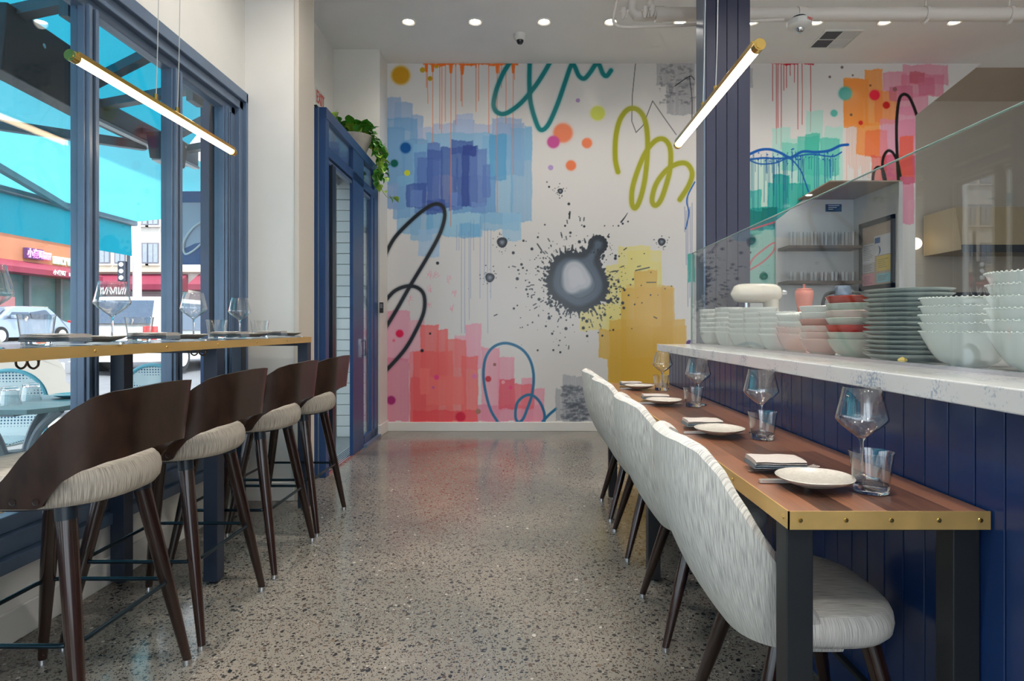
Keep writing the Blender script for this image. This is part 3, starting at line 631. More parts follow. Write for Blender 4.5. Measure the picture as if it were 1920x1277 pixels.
b = B(); b.box(wx(1650), 7.2, y2, y2 + .1, 0, 3.9); struct(b.build('wall_kitchen', BEIGE2))
b = B(); b.box(7.1, 7.2, -4.2, 7.4, 0, ZC); struct(b.build('wall_right', WHITE))
# street-side glazed wall behind the camera
b = B(); b.box(-2.6, 7.2, -4.2, -4.05, 0, 0.3); b.box(-2.6, 7.2, -4.2, -4.05, 3.1, ZC)
for x in (-2.4, -0.2, 2.0, 4.2, 6.4): b.box(x, x + 0.22, -4.2, -4.05, 0.3, 3.1)
struct(b.build('wall_front', WHITE))

# folding window, each leaf with its own glazing
win = thing('window_1', None, None, kind='structure')
b = B()
for (x0, x1, z0, z1) in ((XL - 0.13, XL + 0.03, 0.265, 0.315), (XL - 0.11, XL - 0.005, 0.315, 0.385), (XL - 0.09, XL - 0.035, 0.385, 0.445)): b.box(x0, x1, -3.7, 4.06, z0, z1)
b.build('sill', SLATE, win, bevel=0.004)
b = B()
for (x0, x1, z0, z1) in ((XL - 0.13, XL + 0.022, 2.60, 2.665), (XL - 0.11, XL + 0.0, 2.545, 2.60), (XL - 0.09, XL - 0.03, 2.50, 2.545)): b.box(x0, x1, -3.7, 4.06, z0, z1)
b.build('head_track', SLATE, win, bevel=0.004)
b = B(); b.box(XL - 0.13, XL + 0.022, 4.0, 4.075, 0.3, 2.66); b.box(XL - 0.11, XL, 3.95, 4.0, 0.3, 2.6); b.box(XL - 0.09, XL - 0.03, 3.90, 3.95, 0.3, 2.55); b.box(XL - 0.13, XL + 0.02, -3.75, -3.7, 0.3, 2.66)
b.build('jamb', SLATE, win, bevel=0.004)
mull = [(2.602, 2.678), (3.243, 3.322), (3.795, 3.845)]
step = 0.65
ys = [2.640 - step * i for i in range(1, 9)]
allm = [(y - 0.038, y + 0.038) for y in reversed(ys)] + mull
first = None
for (a, c) in allm:
    m_ = (a + c) / 2; hw = (c - a) / 2
    b = B(); b.box(XL - 0.085, XL - 0.025, a, m_ - 0.005, 0.44, 2.51); b.box(XL - 0.085, XL - 0.025, m_ + 0.005, c, 0.44, 2.51)
    b.box(XL - 0.025, XL - 0.008, a + .008, m_ - 0.010, 0.44, 2.51); b.box(XL - 0.025, XL - 0.008, m_ + 0.010, c - .008, 0.44, 2.51)
    b.build('mullion', SLATE, win, bevel=0.003)
    b = B(); b.box(XL - 0.08, XL - 0.022, m_ - 0.005, m_ + 0.005, 0.44, 2.51); b.build('gasket', DARKF, win)
edges = [(-3.7, allm[0][0])] + [(allm[i][1], allm[i + 1][0]) for i in range(len(allm) - 1)] + [(allm[-1][1], 3.92)]
for (a, c) in edges:
    b = B(); b.box(XL - 0.062, XL - 0.054, a, c, 0.44, 2.505); b.build('pane', PANE, win)

# entrance frame: blue storefront doors standing at a slight angle
A0 = Vector((-1.527, 4.62, 0)); A1 = Vector((-1.562, 6.372, 0)); du = (A1 - A0).normalized(); dn = Vector((-du.y, du.x, 0)); LEN = (A1 - A0).length
door = thing('door_1', None, None, kind='structure')
def dbox(b, u0, u1, n0, n1, z0, z1):   # n: 0 at the room face, positive towards the lobby
    vs = [A0 + du * u + dn * n + Vector((0, 0, z)) for z in (z0, z1) for n in (n0, n1) for u in (u0, u1)]
    return b.add(vs, [(0, 2, 3, 1), (4, 5, 7, 6), (0, 1, 5, 4), (2, 6, 7, 3), (0, 4, 6, 2), (1, 3, 7, 5)])
def uof(px, n=0.0):                    # distance along the frame that shows at pixel column px
    t = (px - VX) / F; p0 = A0 + dn * n
    return (p0.x - t * p0.y) / (t * du.y - du.x)
TOPZ = 2.795
u_b0, u_b1 = 0.0, 0.17
# first wide post with a face towards the camera
UP = uof(617)
b = B(); dbox(b, 0.0, UP, 0, 0.16, 0, TOPZ); b.build('door_post', BLUEF, door, bevel=0.004)
b = B(); dbox(b, -.008, 0.0, 0.05, 0.058, 0, TOPZ); b.build('post_bead', SLATE, door)
b = B(); dbox(b, 0.0, LEN, -0.005, 0.46, TOPZ - 0.085, TOPZ); b.build('head_rail', BLUEF, door, bevel=0.003)
u1, u2 = uof(671), uof(682)
b = B(); dbox(b, UP, LEN - .03, 0.0, 0.05, 2.44, 2.52); b.build('transom_bar', BLUEF, door, bevel=0.003)
b = B(); dbox(b, UP, LEN - .03, 0.01, 0.05, 2.40, 2.425); b.build('door_track', STEELB, door)
b = B(); dbox(b, uof(662), uof(682), 0.0, 0.03, 0.0, 2.74); b.build('door_stile', BLUEF, door, bevel=0.003)
b = B(); dbox(b, uof(696), uof(700), 0.0, 0.025, 0.0, 2.44); b.build('door_stile', BLUEF, door, bevel=0.003)
b = B(); dbox(b, uof(702), LEN, 0.0, 0.03, 0.0, TOPZ); b.build('door_post', BLUEF, door, bevel=0.003)
b = B(); dbox(b, uof(624), uof(630), 0.0, 0.05, 0.03, 2.41); b.build('door_leaf_edge', DARKF, door, bevel=0.003)
b = B(); dbox(b, uof(683), LEN - .05, 0.0, 0.03, 0.0, 0.11); b.build('bottom_rail', BLUEF, door, bevel=0.003)
b = B(); dbox(b, UP, uof(682), 0.0, 0.14, 0.0, 0.012)
for i in range(6): dbox(b, UP, uof(682), 0.008 + i * 0.022, 0.018 + i * 0.022, 0.012, 0.018)
b.build('threshold_track', CHROME, door)
b = B(); dbox(b, uof(682), LEN, -0.03, 0.1, -0.005, 0.03); b.build('threshold_plate', SLATE, door)
for (ua, ub, za, zb, n) in ((UP, uof(671), 2.52, 2.71, 0.02), (uof(682), LEN - 0.05, 2.52, 2.71, 0.02), (uof(682), uof(696), 0.11, 2.44, 0.02)):
    if ub > ua: b = B(); dbox(b, ua, ub, n, n + 0.006, za, zb); b.build('pane', PANE, door)
b = B(); dbox(b, UP, uof(624), 0.02, 0.026, 0.05, 2.4); b.build('pane', PANE, door)
pz = 0.93; hp = A0 + du * uof(675)
b = B(); dbox(b, uof(675) - .015, uof(675) + .015, -0.012, 0.0, 0.86, 1.03); b.tube([hp + Vector((0, 0, 0.88)) + dn * -.012, hp + Vector((0, 0, 0.88)) - dn * .05, hp + Vector((0, 0, 1.01)) - dn * .05, hp + Vector((0, 0, 1.01)) + dn * -.012], 0.006, 8)
b.build('door_handle', CHROME, door)
b = B(); dbox(b, 0.0, LEN, 0.40, 0.46, 2.6, TOPZ); b.build('ledge_board', WHITE, door)
# lobby beyond the door: its tiled end wall faces us
MORT = mat('pale_grout', rgb(170, 172, 168), 0.7); TILE = mat('white_glazed_wall_tile', rgb(222, 224, 220), 0.1, bump=0.15, bscale=20)
b = B(); b.box(-2.25, -1.70, 6.35, 6.38, 0, 2.80); lob = struct(b.build('wall_lobby', MORT))
tb = B(); tb.box(-0.152, 0.152, -0.012, 0.004, -0.0525, 0.0525); proto = None
for r_ in range(25):
    for c_ in range(2):
        loc = (-1.83 - 0.311 * c_ , 6.347, 0.058 + r_ * 0.1115)
        if proto is None: proto = tb.build('tile', TILE, lob, loc=loc, bevel=0.003, seg=1)
        else:
            o = share(proto, 'tile', lob, loc); mb = o.modifiers.new('edge', 'BEVEL'); mb.width = 0.003; mb.segments = 1
lw = thing('window_2', None, None, kind='structure')
b = B(); b.box(-2.30, -2.24, 4.30, 4.62, 0, ZC); b.box(-2.30, -2.24, 6.3, 6.80, 0, ZC); b.box(-2.30, -2.24, 4.62, 6.3, 2.6, 2.7); b.box(-2.30, -2.24, 4.62, 6.3, 0, .1); b.box(-2.30, -2.24, 5.42, 5.50, .1, 2.6); b.build('frame', BLUEF, lw)
b = B(); b.box(-2.275, -2.27, 4.62, 5.42, .1, 2.6); b.build('pane', PANE, lw); b = B(); b.box(-2.275, -2.27, 5.50, 6.3, .1, 2.6); b.build('pane', PANE, lw)
l = bpy.data.lights.new('lobby_fill_spot', 'SPOT'); l.energy = 40; l.spot_size = 2.4; l.spot_blend = .8; l.shadow_soft_size = .05; lo = bpy.data.objects.new('lobby_fill_spot', l); COL.objects.link(lo); lo.location = (-1.95, 5.3, 2.72)  # unseen spot added to brighten the lobby behind the door
GREYF = mat('grey_lobby_floor', rgb(128, 132, 132), 0.35, noise=0.1, nscale=20)
b = B(); b.box(-2.24, -1.66, 4.62, 6.38, -0.002, 0.004); struct(b.build('floor_lobby', GREYF))

# shiplap column
column = thing('column', None, None, kind='structure'); CX0, CX1, CY0, CY1 = 1.223, 1.527, 4.25, 4.46
b = B(); b.box(CX0 + .01, CX1 - .004, CY0 + .014, CY1 - .01, 0, ZC); b.build('core', DARKF, column)
nb = 4; cw = (CX1 - CX0) / nb
for i in range(nb):
    b = B(); b.box(CX0 + i * cw + .0015, CX0 + (i + 1) * cw - .0015, CY0, CY0 + .014, 0, ZC); b.build('board', PLUM, column, bevel=0.002, seg=1)
for i, (a, c, m_) in enumerate(((CY0, CY0 + .055, STEELB), (CY0 + .058, CY0 + .12, SLATE), (CY0 + .123, CY1, STEELB))):
    b = B(); b.box(CX0 - .012 + .004 * i, CX0 + .01, a, c, 0, ZC); b.build('board', m_, column, bevel=0.002, seg=1)
b = B(); b.box(CX1 - .004, CX1 + .008, CY0, CY1, 0, ZC); b.build('board', PLUM, column)

# blue boarded half wall under the counter
XW = 0.934
hw = thing('wall_counter', None, None, kind='structure')
b = B(); b.box(XW + .012, XW + .12, -1.2, 4.06, 0, 0.975); b.build('core', DARKF, hw)
y = 4.055; first = None
tb = B(); tb.box(0, 0.0125, -0.0389, 0.0389, 0.16, 0.975)
for i in range(56):
    loc = (XW, y - 0.0815 * (i + .5), 0)
    if first is None: first = tb.build('board', NAVY, hw, loc=loc, bevel=0.0015, seg=1)
    else:
        o = share(first, 'board', hw, loc); mb = o.modifiers.new('edge', 'BEVEL'); mb.width = 0.0015; mb.segments = 1
b = B(); b.box(XW - .012, XW + .014, -1.2, 4.06, 0.02, 0.148); b.build('skirting', NAVY, hw); b = B(); b.box(XW - .018, XW + .014, -1.2, 4.06, 0.148, 0.162); b.build('skirting_cap', BLACKM, hw, bevel=.002)
b = B(); b.box(XW, 2.2, 4.056, 4.075, 0, 0.975); b.build('end_board', NAVY, hw)
XC = 0.862; ZT = 1.0225
b = B(); b.box(XC, 2.25, -1.2, 4.12, ZT - 0.046, ZT)
tag(b.build('countertop', QUARTZ, bevel=0.003), 'long white flecked quartz counter slab on the blue boarded wall', 'countertop')
XG = 1.083
g = thing('glass_guard', 'tall clear glass guard standing along the quartz counter', 'glass screen', (XG, 0, ZT))
gt = 0.455 * XG + H - ZT
b = B(); b.box(-.005, .005, -1.2, 4.07, 0.004, gt)
b.build('glass_panel', GUARD, g)
EDGE = mat('polished_glass_edge', rgb(176, 206, 198), 0.1)
b = B(); b.box(-.0052, .0052, 4.07, 4.074, .004, gt); b.box(-.0052, .0052, -1.2, 4.07, gt, gt + .0015); b.build('glass_edge', EDGE, g)
b = B(); b.box(-.012, .012, -1.2, 4.07, 0, .010); b.build('base_channel', CHROME, g)

# ceiling: seams, lights, vent, pipes
DL = emat('downlight_diffuser_glow', (1.0, 0.86, 0.66, 1), 9.0)
lt = thing('ceiling_light', 'x', 'ceiling light', (0, 5.80, ZC))
b = B(); b.lathe([(.040, -.001), (.062, -.012), (.070, -.008), (.072, 0.0)], 32); b.build('trim_ring', TRIMW, lt)
b = B(); b.lathe([(0, -.006), (.047, -.006), (.047, 0)], 24); b.build('diffuser', DL, lt)
ords = ['leftmost', 'second from the left', 'third from the left', 'fourth from the left', 'fifth from the left', 'sixth from the left', 'seventh from the left', 'eighth from the left', 'ninth from the left']
pxs = (766, 891, 1020, 1145, 1275, 1410, 1531, 1659, 1790)
for i, px in enumerate(pxs):
    x = (px - VX) * 5.80 / F; lab = 'small round recessed ceiling light, %s in the row of nine' % ords[i]
    if i == 0: lt.location = (x, 5.80, ZC); o = lt; o['label'] = lab
    else: o = dup(lt, (x, 5.80, ZC), label=lab)
    o['group'] = 'row of round recessed ceiling lights'
    l = bpy.data.lights.new('downlight', 'SPOT'); l.energy = 15; l.color = (1, .93, .84); l.spot_size = 2.5; l.spot_blend = 1.0; l.shadow_soft_size = .05
    lo = bpy.data.objects.new('downlight', l); COL.objects.link(lo); lo.location = (x, 5.80, ZC - .02)
for Y in (3.2, 0.8, -1.8):  # extra unseen ceiling spots without fixtures, added as fill light for the room
    for x in (-1.0, 0.35, 1.7, 3.4, 5.2):
        l = bpy.data.lights.new('downlight', 'SPOT'); l.energy = 62; l.color = (1, .95, .88); l.spot_size = 2.1; l.spot_blend = .8; l.shadow_soft_size = .06
        lo = bpy.data.objects.new('downlight', l); COL.objects.link(lo); lo.location = (x, Y, ZC - .02)
v = thing('ceiling_vent', 'square white ceiling vent with two dark and two light grille panels', 'vent', ((1566 - VX) * 6.15 / F, 6.15 * 1.0, ZC))
VD = mat('dark_vent_grille', rgb(92, 92, 98), 0.6); VW = mat('light_vent_grille', rgb(214, 214, 214), 0.5)
b = B(); b.box(-.19, .19, -.19, -.172, -.012, 0); b.box(-.19, .19, .172, .19, -.012, 0); b.box(-.19, -.172, -.172, .172, -.012, 0); b.box(.172, .19, -.172, .172, -.012, 0); b.box(-.006, .006, -.172, .172, -.011, 0); b.box(-.172, .172, -.006, .006, -.011, 0)
b.build('frame', TRIMW, v)
for sx in (-1, 1):
    for sy in (-1, 1):
        b = B()
        for i in range(8):
            yy = sy * .089 - .078 + i * .0222; b.beam((sx * .089 - .082, yy, -.006), (sx * .089 + .082, yy, -.006), .016, .003)
        b.box(sx * .089 - .083, sx * .089 + .083, sy * .089 - .083, sy * .089 + .083, -.003, 0)
        b.build('grille', VD if sx < 0 else VW, v)
c = thing('security_camera', 'white dome security camera hanging from the ceiling above the mural', 'camera', ((975 - VX) * 6.06 / F, 6.06, ZC))
b = B(); b.lathe([(.062, 0), (.064, -.02), (.058, -.045), (.044, -.058), (.034, -.060)], 28); b.build('housing', TRIMW, c)
b = B(); b.lathe([(.036, -.056), (.034, -.075), (.024, -.090), (0, -.097)], 24); b.build('lens_dome', mat('smoked_dome', rgb(40, 42, 46), .05), c)
PIPEW = mat('cream_painted_pipe', rgb(214, 206, 198), 0.45)
pz = H + (VY - 27) * 4.9 / F; pr = .052
pp = thing('sprinkler_pipe', 'thick white painted sprinkler pipe running across under the ceiling', 'pipe', (0, 4.9, pz))
b = B(); b.tube([((1236 - VX) * 4.9 / F - .01, 0, 0), (7.1, 0, 0)], pr, 20); b.build('pipe_run', PIPEW, pp)
for px in (1236, 1501): b = B(); x = (px - VX) * 4.9 / F; b.tube([(x - .03, 0, 0), (x + .03, 0, 0)], pr + .008, 20); b.build('coupling', PIPEW, pp)
for px in (1735, 1892):
    x = (px - VX) * 4.9 / F; b = B(); b.tube([(x - .014, 0, 0), (x + .014, 0, 0)], pr + .009, 18); b.tube([(x, -.03, -.05), (x - .03, -.05, -.085), (x - .05, -.05, -.10)], .012, 8)
    b.tube([(x, 0, .05), (x + .02, 0, ZC - pz)], .008, 8); b.build('pipe_clamp', PIPEW, pp)
vv = thing('sprinkler_valve', 'cluster of white sprinkler elbows and valves at the pipe end', 'valve', ((1196 - VX) * 4.9 / F, 4.9, pz))
top = ZC - pz
b = B(); b.tube([(-.02, 0, top), (-.05, 0, .03), (-.02, 0, -.01), (.05, 0, -.01), (.13, 0, 0)], [.038, .036, .04, .042, .045], 14); b.build('elbow', PIPEW, vv)
b = B(); b.tube([(.10, -.03, top), (.09, -.03, .02)], .028, 12); b.tube([(.09, -.03, .03), (.09, -.03, -.03)], .022, 12); b.build('riser', PIPEW, vv)
for x, y_ in ((.05, -.06), (.10, -.08), (-.12, -.04)):
    b = B(); b.tube([(x, y_, .03), (x, y_, -.02), (x - .008, y_, -.06)], [.020, .024, .008], 12); b.tube([(x - .03, y_, 0.0), (x + .03, y_, 0.0)], .010, 8); b.tube([(x + .03, y_ - .01, .01), (x + .02, y_ - .01, -.06)], .006, 6); b.build('valve_body', PIPEW, vv)
cd = B(); y4 = 4.75
cd.tube(catmull([P(1160, -20, y4), P(1155, 10, y4), P(1150, 36, y4), P(1155, 46, y4), P(1172, 51, y4), P(1230, 49, y4), P(1306, 46, y4), P(1400, 40, y4), P(1470, 36.5, y4)], 8), .0125, 10)
tag(cd.build('conduit', PIPEW), 'thin white conduit bending down then along beneath the ceiling pipe', 'conduit')
sd = thing('smoke_alarm', 'round white fire alarm strobe under the ceiling pipe', 'smoke alarm', P(1499, 42, 4.72))
b = B(); b.lathe([(0, .012), (.088, .012), (.092, 0), (.090, -.03), (.07, -.045), (.035, -.052), (0, -.052)], 32); b.build('body', TRIMW, sd)
b = B(); b.lathe([(.034, -.05), (.030, -.068), (.018, -.078), (0, -.08)], 20); b.build('lens', CHROME, sd)
b = B(); b.lathe([(0, .012), (.05, .012), (.05, .04), (0, .04)], 16); b.build('mount', DARKF, sd)
REDM = mat('red_sign_lettering', rgb(206, 66, 38), 0.4); text('lettering', 'FIRE', REDM, .032, (.045, -.083, -.012), (PI / 2, 0, 0.5), sd, .001)

# exit sign standing on the door frame
ex = thing('exit_sign', 'clear exit sign with thin red letters on top of the door frame', 'sign', (-1.60, 4.705, TOPZ))
b = B(); b.box(-.002, .002, -.10, .10, .012, .15); b.build('clear_plate', PANE, ex)
b = B(); b.box(-.01, .01, -.10, .10, 0, .012); b.build('base', BLACKM, ex)
t = text('lettering', 'EXIT', REDM, .135, (.004, 0, .082), (PI / 2, 0, PI / 2), ex, .0015, xscale=.62)
# thermostat on the pier
th = thing('wall_keypad', 'small dark keypad on the narrow pier beside the mural', 'keypad', P(715.5, 577, 6.375))
b = B(); b.box(-.02, .02, -.014, 0.0, -.055, .055); b.build('body', mat('dark_grey_plastic', rgb(58, 56, 56), .4), th, bevel=.003); b = B(); b.box(-.012, .012, -.017, -.013, -.005, .04); b.build('screen', mat('grey_plastic', rgb(140, 140, 138), .3), th)

# pendant lamps
TUBE = emat('warm_lamp_tube_glow', (1.0, 0.74, 0.46, 1), 7.0)
def pendant(label, x, y0, y1, z, cords):
    L = y1 - y0; t = thing('pendant_lamp', label, 'pendant lamp', (x, (y0 + y1) / 2, z), group='linear brass pendant lamps')
    b = B(); b.tube([(0, -L / 2 + .02, 0), (0, L / 2 - .02, 0)], .0165, 20); b.build('glowing_tube', TUBE, t)
    b = B(); b.box(-.0185, .0185, -L / 2 + .02, L / 2 - .02, .003, .0205); b.build('spine', BRASSL, t, bevel=.002)
    for s in (-1, 1):
        b = B(); b.tube([(0, s * (L / 2 - .03), 0), (0, s * L / 2, 0)], .0195, 24); b.tube([(0, s * L / 2, 0), (0, s * (L / 2 + .002), 0)], .014, 20); b.build('end_cap', BRASSL, t)
    for cyy in cords:
        yy = cyy - (y0 + y1) / 2
        b = B(); b.tube(catmull([(0, yy, .02), (.008, yy, .30), (.012, yy, .8), (0, yy, ZC - z)], 6), .0018, 6); b.build('cord', mat('white_cord', rgb(200, 200, 196), .5), t)
        b = B(); b.tube([(0, yy, .016), (0, yy, .05)], .008, 10); b.build('cord_grip', BRASSL, t)
pendant('slim glowing brass tube lamp hung over the window bar', -1.546, 2.065, 3.215, 2.05, (2.545, 2.70))
pendant('slim glowing brass tube lamp hung over the walnut table', 0.75, 1.987, 3.09, 2.05, (2.46, 2.64))
# ---------------------------------------------------------------- walnut wall table
TL, TR, TN, TF, TZ = 0.5226, 0.930, 1.234, 4.12, 0.76
tb = thing('wall_table', 'long narrow walnut table with brass edge and black legs along the blue wall', 'table', (0.73, (TN + TF) / 2, 0))
off = tb.location
rows = 6; rw = (TR - TL - .006) / rows
for i in range(rows):
    x0 = TL + .003 + i * rw; cuts = [TN + .004, TN + R.uniform(.35, .95), TN + R.uniform(1.2, 1.75), TN + R.uniform(2.0, 2.6), TF - .004]
    for a, c in zip(cuts[:-1], cuts[1:]):
        m = Vector((x0 + rw / 2, (a + c) / 2, TZ - .017)); q = B(); q.box(-rw / 2 + .0002, rw / 2 - .0002, -(c - a) / 2 + .0002, (c - a) / 2 - .0002, -.016, .017)
        q.build('plank', WALNUT, tb, loc=m - off)
b = B(); b.box(TL, TL + .003, TN, TF, TZ - .036, TZ + .0008); b.build('brass_edge', BRASS, tb, off)
b = B(); b.box(TL, TR, TN, TN + .003, TZ - .036, TZ + .0008); b.build('brass_edge', BRASS, tb, off)
b = B(); b.box(TL, TR, TF - .003, TF, TZ - .036, TZ + .0008); b.build('brass_edge', BRASS, tb, off)
sb = B(); sb.lathe([(0, .0022), (.0042, .0018), (.0052, 0)], 14); sb.tube([(0, 0, .002), (0, 0, .0024)], .002, 6); screw = None
def put_screw(parent, loc, rot):
    global screw
    if screw is None: screw = sb.build('screw', BRASSL, parent, loc=loc); screw.rotation_euler = rot
    else: share(screw, 'screw', parent, loc, rot)
for i, fx in enumerate((.06, .285, .51, .745, .95)): put_screw(tb, (TL + (TR - TL) * fx - off.x, TN - off.y, TZ - .017), (PI / 2, 0, 0))
for i in range(10): put_screw(tb, (TL - off.x, TN + .025 + i * .31 - off.y, TZ - .017), (0, -PI / 2, 0))
LEGB = BLACKM
for y0 in (1.262, 2.72, 4.05):
    for x0 in (.531, .874):
        b = B(); b.box(x0, x0 + .055, y0, y0 + .055, .012, TZ - .033); b.build('leg', BLACKM, tb, off, bevel=.002)
        b = B(); b.lathe([(0, 0), (.018, 0), (.018, .006), (.006, .008), (.006, .014), (0, .014)], 16, (x0 + .0275, y0 + .0275, 0)); b.build('levelling_foot', CHROME, tb, off)
    b = B(); b.box(.586, .874, y0 + .015, y0 + .04, TZ - .052, TZ - .034); b.build('crossbar', BLACKM, tb, off)
for x in (.605, .63, .805, .835):
    b = B(); b.lathe([(0, -.040), (.004, -.040), (.006, -.034), (0, -.034)], 10, (x, 1.275, TZ)); b.build('bracket_screw', CHROME, tb, off)

# ---------------------------------------------------------------- window bar
BF, BZ, BE = -1.37, 1.0735, 3.870
bar = thing('window_bar', 'long narrow standing bar with brass edge along the street window', 'bar counter', (-1.60, 1.7, 0)); off = bar.location
for i in range(5):
    x0 = BF - .003 - (i + 1) * .0935; cuts = [0.15, 1.2 + .3 * (i % 3), 2.6 - .35 * (i % 2), BE - .004]
    for a, c in zip(cuts[:-1], cuts[1:]):
        q = B(); q.box(-.0465, .0465, -(c - a) / 2 + .0003, (c - a) / 2 - .0003, -.015, .0155); q.build('plank', TEAKD, bar, loc=Vector((x0 + .04675, (a + c) / 2, BZ - .0165)) - off)
b = B(); b.box(BF - .003, BF, .15, BE, BZ - .034, BZ + .0008); b.build('brass_edge', BRASS, bar, off)
b = B(); b.box(XL + .024, BF, BE - .003, BE, BZ - .034, BZ + .0008); b.build('brass_edge', BRASS, bar, off)
for i in range(9): put_screw(bar, (BF - off.x, .4 + i * .385 - off.y, BZ - .016), (0, PI / 2, 0))
for y0 in (.9, 2.70, 3.802):
    for x0 in (-1.432, XL + .018):
        b = B(); b.box(x0, x0 + .062, y0, y0 + .062, .012, BZ - .032); b.build('leg', GREYM, bar, off, bevel=.002)
        b = B(); b.lathe([(0, 0), (.02, 0), (.02, .006), (.007, .008), (.007, .014), (0, .014)], 16, (x0 + .031, y0 + .031, 0)); b.build('levelling_foot', DARKF, bar, off)
    b = B(); b.box(XL + .08, -1.432, y0 + .018, y0 + .044, BZ - .055, BZ - .034); b.build('crossbar', GREYM, bar, off)
HOOK = mat('aged_bronze', rgb(92, 74, 56), .35, metal=.8)
def hook(px, Y, label):
    x = (px - VX) * Y / F
    h = thing('coat_hook', label, 'hook', (x, Y, BZ - .033), group='bronze hooks under the bar')
    b = B(); b.box(-.012, .012, -.008, .008, -.006, 0); b.build('plate', HOOK, h)
    b = B()
    for s in (-1, 1): b.tube(catmull([(0, 0, 0), (0, 0, -.010), (s * .008, 0, -.024), (s * .020, 0, -.028), (s * .031, 0, -.020), (s * .033, 0, -.008)], 6), .0032, 8); b.lathe([(0, .004), (.005, 0), (0, -.004)], 8, (s * .033, 0, -.006))
    b.build('double_hook', HOOK, h)
hook(51, 1.78, 'bronze double hook under the bar beside the near stool'); hook(372, 2.64, 'small bronze double hook under the bar behind the second stool')

# ---------------------------------------------------------------- bar stools
def sup(a, bb, n, q):
    c, s = math.cos(q), math.sin(q); return (a * math.copysign(abs(c) ** (2 / n), c), bb * math.copysign(abs(s) ** (2 / n), s))
def cushion(b, cx, ax, ay, z0, z1, n=2.6, N=40, rnd=.03, dome=.012, front=None):
    rings = []
    H_ = z1 - z0
    for (s, z) in ((.80, z0), (.93, z0 + .006), (.985, z0 + H_ * .25), (1.0, z0 + H_ * .5), (.99, z0 + H_ * .72), (.965, z0 + H_ * .86), (.935, z1 - .006), (.93, z1 - .0035), (.90, z1), (.7, z1 + dome * .5), (.4, z1 + dome * .9), (.1, z1 + dome)):
        ring = []
        for k in range(N):
            x, y = sup(ax * s, ay * s, n, 2 * PI * k / N); ring.append((cx + x, y, z))
        rings.append(ring)
    b.loft(rings)
SEATFOOT = {}
def make_stool(label):
    t = thing('bar_stool', label, 'bar stool', (0, 0, 0), group='espresso bar stools at the window bar')
    b = B(); cushion(b, .012, .235, .232, .648, .745); b.build('seat', LINENS, t, angle=60)
    b = B(); b.tube([(.005, 0, .636), (.005, 0, .652)], .17, 28); b.build('seat_pan', DARKF, t)
    # bent plywood back: a U in plan whose ends sweep down onto the seat sides
    def plan(s, z):
        lean = (z - .68) * .10; ys_, xb, rc = .243 + lean * .35, .285 + lean * 1.1, .155
        L1 = .150; arc = rc * PI / 2; L2 = ys_ - rc; tot = 2 * (L1 + arc + L2); d = s * tot
        def half(d):
            if d < L1: return (xb - rc - L1 + d, -ys_)
            d -= L1
            if d < arc: a = d / rc; return (xb - rc + rc * math.sin(a), -ys_ + rc - rc * math.cos(a))
            d -= arc; return (xb, -ys_ + rc + d)
        if s <= .5: return half(d)
        x, y = half(tot - d); return (x, -y)
    def interp(s, T):
        s = min(s, 1 - s)
        for (a, va), (c, vc) in zip(T[:-1], T[1:]):
            if a <= s <= c: f = (s - a) / (c - a) if c > a else 0; f = f * f * (3 - 2 * f) * .35 + f * .65; return va + (vc - va) * f
        return T[-1][1]
    TOP = [(0, .672), (.05, .735), (.11, .812), (.17, .880), (.22, .925), (.26, .950), (.31, .962), (.40, .968), (.5, .970)]
    BOT = [(0, .664), (.15, .664), (.165, .668), (.185, .704), (.21, .735), (.25, .758), (.31, .774), (.40, .782), (.5, .784)]
    def surf(inner):
        def fn(u, v):
            s = u; zt, zb = interp(s, TOP), interp(s, BOT); z = zb + (zt - zb) * v
            x, y = plan(s, z); e = 1e-3; xa, ya = plan(max(0, s - e), z); xc, yc = plan(min(1, s + e), z)
            tx, ty = xc - xa, yc - ya; l = math.hypot(tx, ty) or 1; nx, ny = -ty / l, tx / l
            k = .011 if inner else 0
            return (x + nx * k, y + ny * k, z)
        return fn
    NU, NV = 72, 8
    b = B(); fo, fi = surf(False), surf(True)
    b.grid(fo, NU, NV); b.grid(fi, NU, NV)
    for v in (0, 1):
        row = [fo(i / NU, v) for i in range(NU + 1)] + [fi(i / NU, v) for i in range(NU + 1)]
        b.add(row, [(i, i + 1, NU + 2 + i, NU + 1 + i) for i in range(NU)], False)
    bm_name = b.build('backrest', PLY, t, angle=50)
    for s_ in (-1, 1):
        for x in (.065, .125):
            b = B(); b.lathe([(0, .003), (.007, .002), (.009, 0)], 12); o = b.build('screw', BLACKM, t, loc=(x, s_ * .2445, .683)); o.rotation_euler = (PI / 2 * s_, 0, 0)
    for sx in (-1, 1):
        for sy in (-1, 1):
            tp, ft = Vector((.0 + sx * .138, sy * .158, .645)), Vector((sx * .243, sy * .243, .018))
            b = B(); b.tube([tp, tp.lerp(ft, .5), ft], [.0255, .0225, .0135], 18); leg = b.build('leg', DWOOD, t)
            b = B(); b.tube([ft + Vector((0, 0, .002)), Vector((ft.x, ft.y, .004))], [.0142, .0150], 16); b.tube([(ft.x, ft.y, .006), (ft.x, ft.y, .0)], .0125, 16); b.build('foot_cap', CHROME, leg)
            b = B(); b.tube([tp + Vector((0, 0, .006)), tp.lerp(ft, .05)], .0262, 18); b.build('collar', DARKF, leg)
    z = .30; fr = (.645 - z) / (.645 - .018); rx = .135 + (.243 - .135) * fr + .012; ry = .155 + (.243 - .155) * fr + .012
    pts = []
    for (cx, cy_, a0) in ((rx - .05, ry - .05, 0), (-rx + .05, ry - .05, 90), (-rx + .05, -ry + .05, 180), (rx - .05, -ry + .05, 270)):
        for k in range(6):
            a = math.radians(a0 + k * 18); pts.append((cx + .05 * math.cos(a), cy_ + .05 * math.sin(a), z))
    b = B(); b.tube(pts, .0068, 10, closed=True); b.build('footrest', RAILM, t)
    return t
